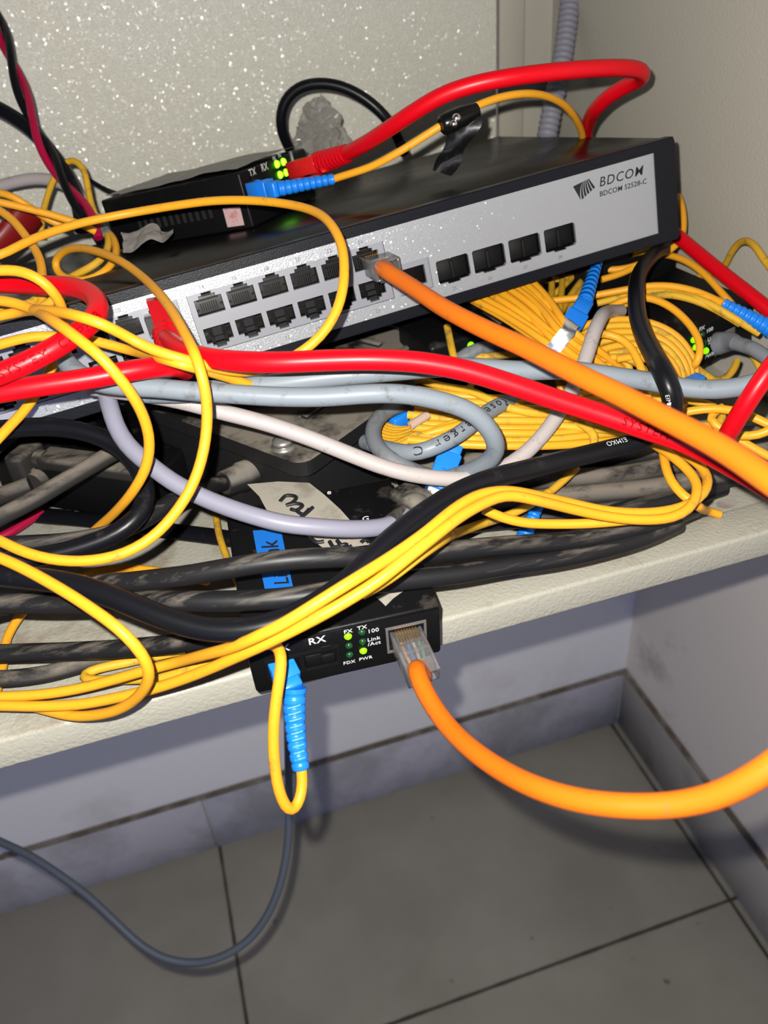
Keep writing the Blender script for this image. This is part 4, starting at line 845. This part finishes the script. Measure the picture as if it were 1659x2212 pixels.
# front converter fibre
t = Yc('fibre looping below the front converter into a blue ribbed plug', D(630, 1600, 285))
cable('', 'f6', M['yellow'], 3.9, [(540, 1400, 262), (575, 1388, 266), (598, 1394, 270), (608, 1415, 272), (606, 1450, 272), (600, 1490, 272), (593, 1540, 273), (590, 1590, 275), (592, 1640, 277), (598, 1690, 279), (608, 1725, 281), (622, 1749, 283), (636, 1748, 285), (648, 1726, 287), (653, 1696, 288), (652, 1668, 288), (648, 1645, 288)], '', parent=t)
x, y = ff(608, 1437)
nose = FF.p(x, y, 1.0); back = D(634, 1492, 291)
f_ = ofr(nose, back-nose, CF.z)
LL_ = (back-nose).length
b = MB(); b.box(f_, (-4, -4.6, -3.8), (LL_*0.62, 4.6, 3.8), 0.5, 2); b.box(f_, (LL_*0.5, -3.8, -3.2), (LL_, 3.8, 3.2), 0.9, 2)
for k in range(8): b.box(f_, (2.0+k*1.1, 4.5, -2.6), (2.6+k*1.1, 4.85, 2.6))
b.box(f_, (0.4, -4.3, 3.8), (1.4, 4.3, 4.1)); b.build('connector_housing', M['blue'], t)
boot_path(t, [D(636, 1485, 290), D(636, 1530, 290), D(640, 1590, 289), D(645, 1630, 288), (D(650, 1660, 288))], 4.3, 3.0, M['blue'], nr=9)
M['bluepale'] = mat('pale_blue_slots', (0.10, 0.42, 0.80), 0.4)
b = MB()
for k in range(9):
    c = D(634+k*1.6, 1524+k*14, 289-0.1*k); n_ = (-c).normalized(); r_ = 3.95-0.11*k
    s_ = Vector((1, 0, 0)); s_ = (s_-n_*s_.dot(n_)).normalized(); u_ = n_.cross(s_)
    b.tube(spline([c+n_*(r_*math.cos(a))+s_*(r_*math.sin(a))-u_*(0.55*math.cos(a)) for a in (-0.55, -0.2, 0.2, 0.6)], 0.4), 0.42, 6)
b.build('boot_slots', M['bluepale'], t)

# --- yellow fibres at left and front, each traced as its own cable
Y('y1', [(-60, 1140, 284), (0, 1168, 280), (60, 1196, 277), (130, 1211, 276), (200, 1211, 276), (270, 1195, 277), (330, 1160, 279), (385, 1100, 280), (420, 1040, 280), (441, 970, 279), (448, 900, 277), (443, 840, 273), (425, 775, 271), (400, 722, 282), (370, 670, 300), (340, 630, 318), (300, 592, 342), (260, 564, 358), (215, 545, 374), (172, 536, 388), (138, 543, 398), (118, 565, 404), (124, 588, 404), (150, 603, 400), (190, 606, 396), (222, 590, 398), (245, 565, 404), (252, 538, 412), (243, 512, 420), (230, 500, 428)], 'yellow fibre making the big loop in front of the switch, curled at top')
Y('y1b', [(130, 612, 412), (174, 588, 408), (205, 572, 406), (228, 548, 412), (236, 520, 418), (228, 500, 426)], 'short yellow fibre seen through the small curl on the switch', 'yellow2')
Y('y2', [(-60, 645, 296), (0, 649, 294), (36, 655, 292), (72, 669, 290), (108, 689, 270), (145, 714, 262), (181, 742, 260), (205, 760, 260), (229, 783, 261), (253, 811, 263), (277, 841, 266), (297, 872, 271), (312, 904, 276), (322, 940, 281), (323, 975, 286), (315, 1012, 290), (300, 1042, 294), (281, 1070, 300), (243, 1112, 316), (219, 1133, 326), (190, 1160, 336), (170, 1190, 342)], 'yellow fibre slanting down from the left edge over the red cables and bending back')
Y('y3', [(-60, 1185, 270), (0, 1205, 266), (51, 1228, 263), (101, 1255, 260), (152, 1285, 257), (202, 1318, 254), (253, 1355, 252), (292, 1393, 253), (316, 1428, 256), (324, 1461, 260), (312, 1488, 266), (287, 1515, 274), (245, 1537, 282), (190, 1547, 290), (148, 1546, 294), (97, 1533, 298), (40, 1518, 300), (-40, 1500, 302)], 'yellow fibre looping over the rail at lower left')
Y('y4', [(-60, 1506, 298), (0, 1505, 298), (84, 1501, 298), (169, 1488, 297), (253, 1466, 294), (316, 1448, 290), (380, 1431, 285), (443, 1414, 270), (508, 1396, 257), (560, 1373, 250), (617, 1345, 248), (670, 1312, 247), (725, 1277, 248), (780, 1243, 250), (852, 1198, 256), (920, 1150, 260), (980, 1100, 268), (1037, 1068, 276), (1092, 1060, 282), (1156, 1070, 290), (1220, 1084, 298), (1312, 1104, 304), (1400, 1108, 306), (1467, 1098, 308), (1508, 1080, 310), (1527, 1055, 314), (1529, 1030, 320), (1504, 998, 328), (1458, 970, 336), (1420, 950, 344)], 'upper of the two long yellow fibres running diagonally below the thick black cable', dia=3.8)
Y('y5', [(-60, 1524, 296), (0, 1524, 295), (63, 1526, 294), (169, 1522, 292), (253, 1507, 288), (338, 1486, 282), (422, 1457, 273), (506, 1421, 262), (591, 1382, 253), (700, 1326, 249), (762, 1290, 250), (816, 1256, 250), (870, 1213, 252), (924, 1170, 255), (991, 1118, 264), (1037, 1091, 271), (1090, 1070, 278), (1156, 1080, 284), (1220, 1096, 292), (1312, 1116, 299), (1380, 1123, 301), (1449, 1119, 303), (1490, 1101, 305), (1507, 1066, 309), (1499, 1031, 316), (1458, 990, 326), (1408, 957, 340)], 'lower of the two long yellow fibres running diagonally below the thick black cable', dia=3.8)
Y('y5b', [(560, 1384, 264), (506, 1397, 276), (443, 1420, 288), (380, 1452, 296), (316, 1466, 303), (253, 1468, 308), (200, 1470, 312), (178, 1464, 315), (190, 1450, 318), (240, 1438, 'h', 4), (310, 1424, 'h', 2.5), (400, 1404, 'h', 2.5)], 'yellow fibre hooking back under the long pair at lower left', 'yellow2')
Y('y6b', [(930, 1166, 268), (852, 1214, 262), (780, 1262, 259), (700, 1312, 259), (620, 1362, 264), (560, 1394, 272), (480, 1420, 284), (400, 1450, 292), (330, 1470, 298)], 'yellow fibre tucked between the long diagonal pair', 'yellow2')
Y('y8b', [(1046, 1101, 300), (1083, 1118, 302), (1129, 1129, 304), (1197, 1132, 306), (1289, 1130, 306), (1370, 1122, 306), (1420, 1118, 306)], 'yellow fibre, lowest of the level ones in front of the dusty trunk cables')
Y('y9b', [(1432, 975, 338), (1438, 1010, 330), (1450, 1042, 324), (1475, 1070, 320), (1503, 1090, 318), (1530, 1104, 'h', 5), (1556, 1112, 'h', 3)], 'yellow fibre crossing through the right-hand loop and touching the rail')
Y('y10b', [(1184, 1064, 'h', 22), (1142, 1092, 'h', 22), (1100, 1112, 'h', 22), (1046, 1130, 'h', 24), (991, 1150, 'h', 36), (950, 1170, 276), (900, 1204, 264), (840, 1250, 260), (780, 1284, 259)], 'yellow fibre passing under the blue boot right of centre', 'yellow2')
Y('y11b', [(-40, 560, 340), (0, 552, 342), (50, 526, 348), (100, 505, 356), (166, 484, 364), (240, 468, 370), (300, 457, 372), (380, 444, 370), (460, 434, 366), (540, 433, 360), (620, 441, 350), (680, 457, 336), (716, 486, 322), (738, 530, 312), (744, 580, 306), (740, 630, 302), (722, 685, 300), (692, 728, 300), (655, 758, 300), (600, 788, 300), (560, 800, 300), (510, 803, 292), (450, 791, 281), (400, 777, 276), (350, 763, 275), (313, 748, 275), (277, 729, 274), (241, 709, 268), (205, 694, 265), (169, 683, 266), (133, 675, 272), (84, 670, 284), (48, 673, 298), (0, 682, 300), (-60, 695, 302)], 'yellow fibre crossing the switch top and looping round in front of port 22')
Y('y12b', [(-60, 760, 304), (0, 745, 304), (36, 734, 304), (72, 727, 304), (108, 726, 305), (150, 728, 306), (188, 732, 306), (229, 743, 306), (277, 756, 306), (320, 767, 294), (362, 778, 277), (400, 789, 276), (450, 802, 285), (500, 818, 296), (540, 832, 303), (580, 848, 310), (640, 868, 318)], 'yellow fibre running under the red hook toward the grey cables at left', 'yellow')
Y('y13b', [(-60, 588, 286), (0, 584, 286), (36, 584, 286), (65, 593, 286), (92, 608, 287), (113, 629, 290), (128, 650, 294), (136, 672, 300), (139, 700, 308), (137, 730, 312), (125, 772, 314), (106, 803, 314), (90, 832, 312), (72, 861, 308), (48, 893, 304), (24, 917, 300), (0, 943, 296), (-40, 985, 292)], 'yellow fibre curving from the left edge down behind both red cables')
Y('y14b', [(-40, 432, 380), (0, 455, 374), (27, 475, 370), (54, 508, 364), (74, 536, 358), (86, 560, 352), (91, 590, 344), (92, 625, 336), (90, 660, 330)], 'yellow fibre dropping from the left edge to behind the red hook')
Y('y15b', [(-40, 428, 402), (0, 437, 404), (36, 445, 406), (72, 454, 408), (108, 463, 410), (145, 475, 412), (180, 486, 414), (205, 500, 418)], 'yellow fibre crossing in front of the dark red sleeve', 'yellow')
Y('y16b', [(-40, 410, 420), (0, 417, 420), (28, 424, 420), (60, 445, 424), (110, 478, 428), (150, 492, 432)], 'yellow fibre disappearing into the dark red sleeve', 'yellow')
Y('y17b', [(88, 510, 460), (89, 490, 458), (95, 450, 454), (108, 407, 448), (124, 372, 444), (142, 350, 440), (160, 345, 438), (179, 362, 436), (188, 395, 434), (194, 430, 432), (206, 465, 428), (222, 490, 424)], 'brownish fibre arching up behind the twisted red and black wires', 'yellow2', 3.4)
Y('y18b', [(-40, 660, 320), (0, 662, 322), (40, 664, 324), (70, 655, 330), (90, 638, 336), (110, 622, 344)], 'dusty fibre between the yellow fibres at the left edge', 'yellow2')
Y('y19b', [(85, 668, 318), (110, 652, 324), (140, 632, 326), (162, 622, 328)], 'dusty fibre showing through the red hook', 'yellow2')
Y('y20b', [(-20, 1560, 'h', 2), (-10, 1500, 'h', 3), (6, 1440, 'h', 3), (14, 1380, 'h', 4), (36, 1340, 'h', 5), (60, 1310, 'h', 5), (110, 1280, 'h', 4), (190, 1238, 'h', 3), (260, 1228, 'h', 3), (330, 1232, 'h', 3), (400, 1246, 'h', 3), (450, 1256, 'h', 3)], 'yellow fibre lying on the tray under the black cables at left')
Y('y21b', [(466, 1110, 'h', 6), (472, 1150, 'h', 6), (486, 1195, 'h', 6), (505, 1240, 'h', 6), (522, 1275, 'h', 6), (545, 1320, 'h', 4), (556, 1332, 'h', 4)], 'dirty yellow fibre running down the left side of the front converter', 'yellow2', 3.2)
Y('y22b', [(-20, 715, 330), (30, 700, 334), (60, 690, 338), (120, 690, 330), (138, 706, 322)], 'yellow fibre just above the red hook at left edge', 'yellow2')
# red lettered on the thick black cable
cable_text('b1', 'EIMKO', 1345, 962, 3.0, M['inkwhite'], o1, flip=False, side=-0.55, bold=-0.02)
cable_text('b1', 'EIMKO', 1452, 840, 2.2, M['inkwhite'], o1, flip=False, side=-0.35, bold=-0.02)
# --- top left stuff
cable('power_cable', 'tl1', M['black'], 7.6, [(-50, 215, 440), (0, 236, 440), (60, 275, 440), (105, 322, 440), (140, 370, 440), (162, 415, 438), (172, 455, 436), (178, 500, 436)], 'black cable curving down from the left edge in front of the back panel')
tw = thing('twisted_wires', D(100, 300, 440), 'twisted red and black wire pair hanging at upper left', 'wire')
base = [(-30, -30, 455), (0, 60, 450), (26, 130, 446), (55, 220, 442), (88, 300, 438), (130, 380, 434), (165, 432, 430), (195, 475, 426), (215, 520, 424)]
pb = path(base)
for j, (mt, nm) in enumerate((('magenta', 'red_wire'), ('black', 'black_wire'))):
    pts = []
    for i, p in enumerate(pb):
        T_ = (pb[min(i+1, len(pb)-1)]-pb[max(i-1, 0)]).normalized(); n1 = T_.cross(Vector((0, 1, 0))).normalized(); n2 = T_.cross(n1)
        th = i*0.085*3+j*math.pi+0.5; pts.append(p+(n1*math.cos(th)+n2*math.sin(th))*2.3)
    b = MB(); b.tube(pts, 2.2, 10); b.build(nm, M[mt], tw)
cable('network_cable', 'tl2', M['white'], 6.6, [(-50, 415, 470), (0, 402, 468), (36, 392, 466), (80, 386, 464), (120, 391, 462), (155, 408, 460), (185, 440, 458)], 'white cable arc behind the red and black wires at upper left')
cable('thin_wire', 'tl3', M['black'], 2.4, [(180, 380, 470), (205, 396, 470), (232, 412, 470), (260, 420, 472)], 'thin black lead reaching the upper converter from the left', 'wire')
cable('power_cable', 'tl4', M['black'], 6.2, [(625, 320, 500), (612, 292, 490), (606, 258, 482), (616, 218, 476), (645, 190, 472), (690, 180, 470), (740, 188, 470), (790, 214, 472), (830, 250, 476), (855, 288, 484), (872, 330, 496)], 'black cable loop standing behind the upper converter')
b = MB(); f_ = Fr(D(-20, 500, 432), D(80, 470, 436)-D(-20, 500, 432), (0, 0, 1), (0, 1, 0))
rs = thing('heat_shrink_sleeve', D(30, 490, 432), 'dark red sleeve around fibres at the left edge of the switch', 'sleeve')
pp = spline([D(-20, 545, 430), D(12, 520, 432), D(38, 492, 434), D(62, 458, 436)], 1.0)
b = MB(); b.tube(pp, 1, 18, oval=(0.55, (1, 0.3, 0.6)), rfun=lambda i: 6+4.6*(i/(len(pp)-1))**0.6); b.build('outer_sleeve', M['darkred'], rs)
cable('fibre_sleeve', 'tl6', M['greyd'], 5.0, [(214, 468, 428), (222, 488, 426), (232, 506, 422)], 'short grey tube gathering fibres beside the upper converter', 'sleeve')
# --- crumpled sheets
def crumple(fn, nu, nv, amp, freq, seed):
    b = MB(); vs = []
    for i in range(nu+1):
        for j in range(nv+1):
            p = fn(i/nu, j/nv); q = p*freq+Vector((seed, seed*2, 0)); nn = noise.noise_vector(q)+noise.noise_vector(q*2.3)*0.5
            vs.append(p+Vector((nn.x, nn.y, nn.z))*amp)
    fs = [[i*(nv+1)+j, i*(nv+1)+j+1, (i+1)*(nv+1)+j+1, (i+1)*(nv+1)+j] for i in range(nu) for j in range(nv)]
    b.add(vs, fs, False); return b
def lerp4(a, b_, c_, d_): return lambda s, t: (a*(1-s)+b_*s)*(1-t)+(d_*(1-s)+c_*s)*t
b = crumple(lambda s, t: UF.p(3+66*t, 2+87*s, 28.0+0.6*math.sin(s*7)+2.5*math.sin(math.pi*t)*math.sin(math.pi*(0.15+0.85*s))), 40, 26, 0.8, 0.06, 3)
tag(b.build('plastic_film', M['film']), 'grey crumpled plastic film lying on the upper converter', 'plastic film')
def paperf(s, t):
    base = D(262+110*s, 545-38*s+8*math.sin(s*9)-(44-22*s)*t*(1 if s < 0.8 else 0.8), 404-3*s+10*t); return base
b = crumple(paperf, 26, 8, 1.5, 0.11, 9)
tag(b.build('crumpled_wrap', M['paper']), 'grey crumpled wrapping scrap at the foot of the upper converter', 'wrapping')
b = crumple(lerp4(D(622, 330, 520), D(770, 330, 505), D(700, 196, 500), D(640, 250, 515)), 22, 22, 5.5, 0.11, 5)
tag(b.build('plastic_wrap', M['bag']), 'shiny crumpled plastic wrap inside the black loop behind the upper converter', 'plastic wrap')
# black tape flag round the arching fibre
vt = thing('tape_flag', D(985, 290, 380), 'black tape wrapped on the arching yellow fibre above the switch', 'tape')
c0, c1 = D(952, 272, 378), D(1030, 238, 382)
b = MB(); b.lathe(c0, c1-c0, [(0, 3.0), (1, 4.4), (7, 4.8), (12, 4.6), ((c1-c0).length, 3.4)], 16); b.build('wrap', M['velcro'], vt)
pl = [D(1012, 250, 381), D(990, 300, 386), D(968, 345, 392), D(955, 378, 396)]
b = MB(); pp = spline(pl, 3); sdv = (D(1010, 262, 381)-D(965, 250, 381)).normalized()
vs = []
for i, p in enumerate(pp):
    wd = 6.6-2.2*i/len(pp)+0.8*math.sin(i*1.3)
    for j in range(5):
        s_ = (j-2)/2; vs.append(p+sdv*s_*wd+Vector((0, 1.5*math.sin(i*0.9+j), 1.0*math.cos(i*0.7))))
for off in (0, 0.3):
    b.add([v+Vector((0, off, 0)) for v in vs], [[i*5+j, i*5+j+1, (i+1)*5+j+1, (i+1)*5+j] for i in range(len(pp)-1) for j in range(4)], True)
b.build('hanging_tail', M['velcro'], vt)
b = MB(); b.sphere(D(986, 256, 374), 2.2); b.sphere(D(980, 268, 374), 1.8); b.build('metal_glint', M['steel'], vt, 'steel balls standing in for the metallic glint on the tape')  # steel balls put in to make the glint on the tape
# conduit
pc = path([(1238, -60, 540), (1232, 0, 540), (1225, 60, 540), (1213, 140, 540), (1200, 200, 540), (1188, 260, 540), (1176, 330, 540), (1168, 400, 540)])
pc = spline([pc[i] for i in range(0, len(pc), 4)]+[pc[-1]], 0.9)
b = MB(); b.tube(pc, 1, 24, rfun=lambda i: 6.3+0.5*math.sin(i*2*math.pi/4.2)); tag(b.build('corrugated_conduit', M['conduit']), 'grey corrugated conduit rising in the cabinet corner', 'conduit')
# slack cable under the cabinet
cable('network_cable', 'slack', M['slack'], 5.2, [(-80, 1780, 560), (0, 1818, 556), (60, 1846, 552), (120, 1884, 548), (190, 1936, 544), (250, 1992, 540), (300, 2038, 538), (350, 2068, 536), (410, 2080, 536), (470, 2070, 536), (530, 2036, 538), (573, 1985, 540), (602, 1920, 542), (618, 1850, 544), (624, 1780, 544), (624, 1700, 542), (622, 1600, 540), (620, 1500, 538), (618, 1440, 536)], 'slate grey cable hanging in a slack loop below the shelf')
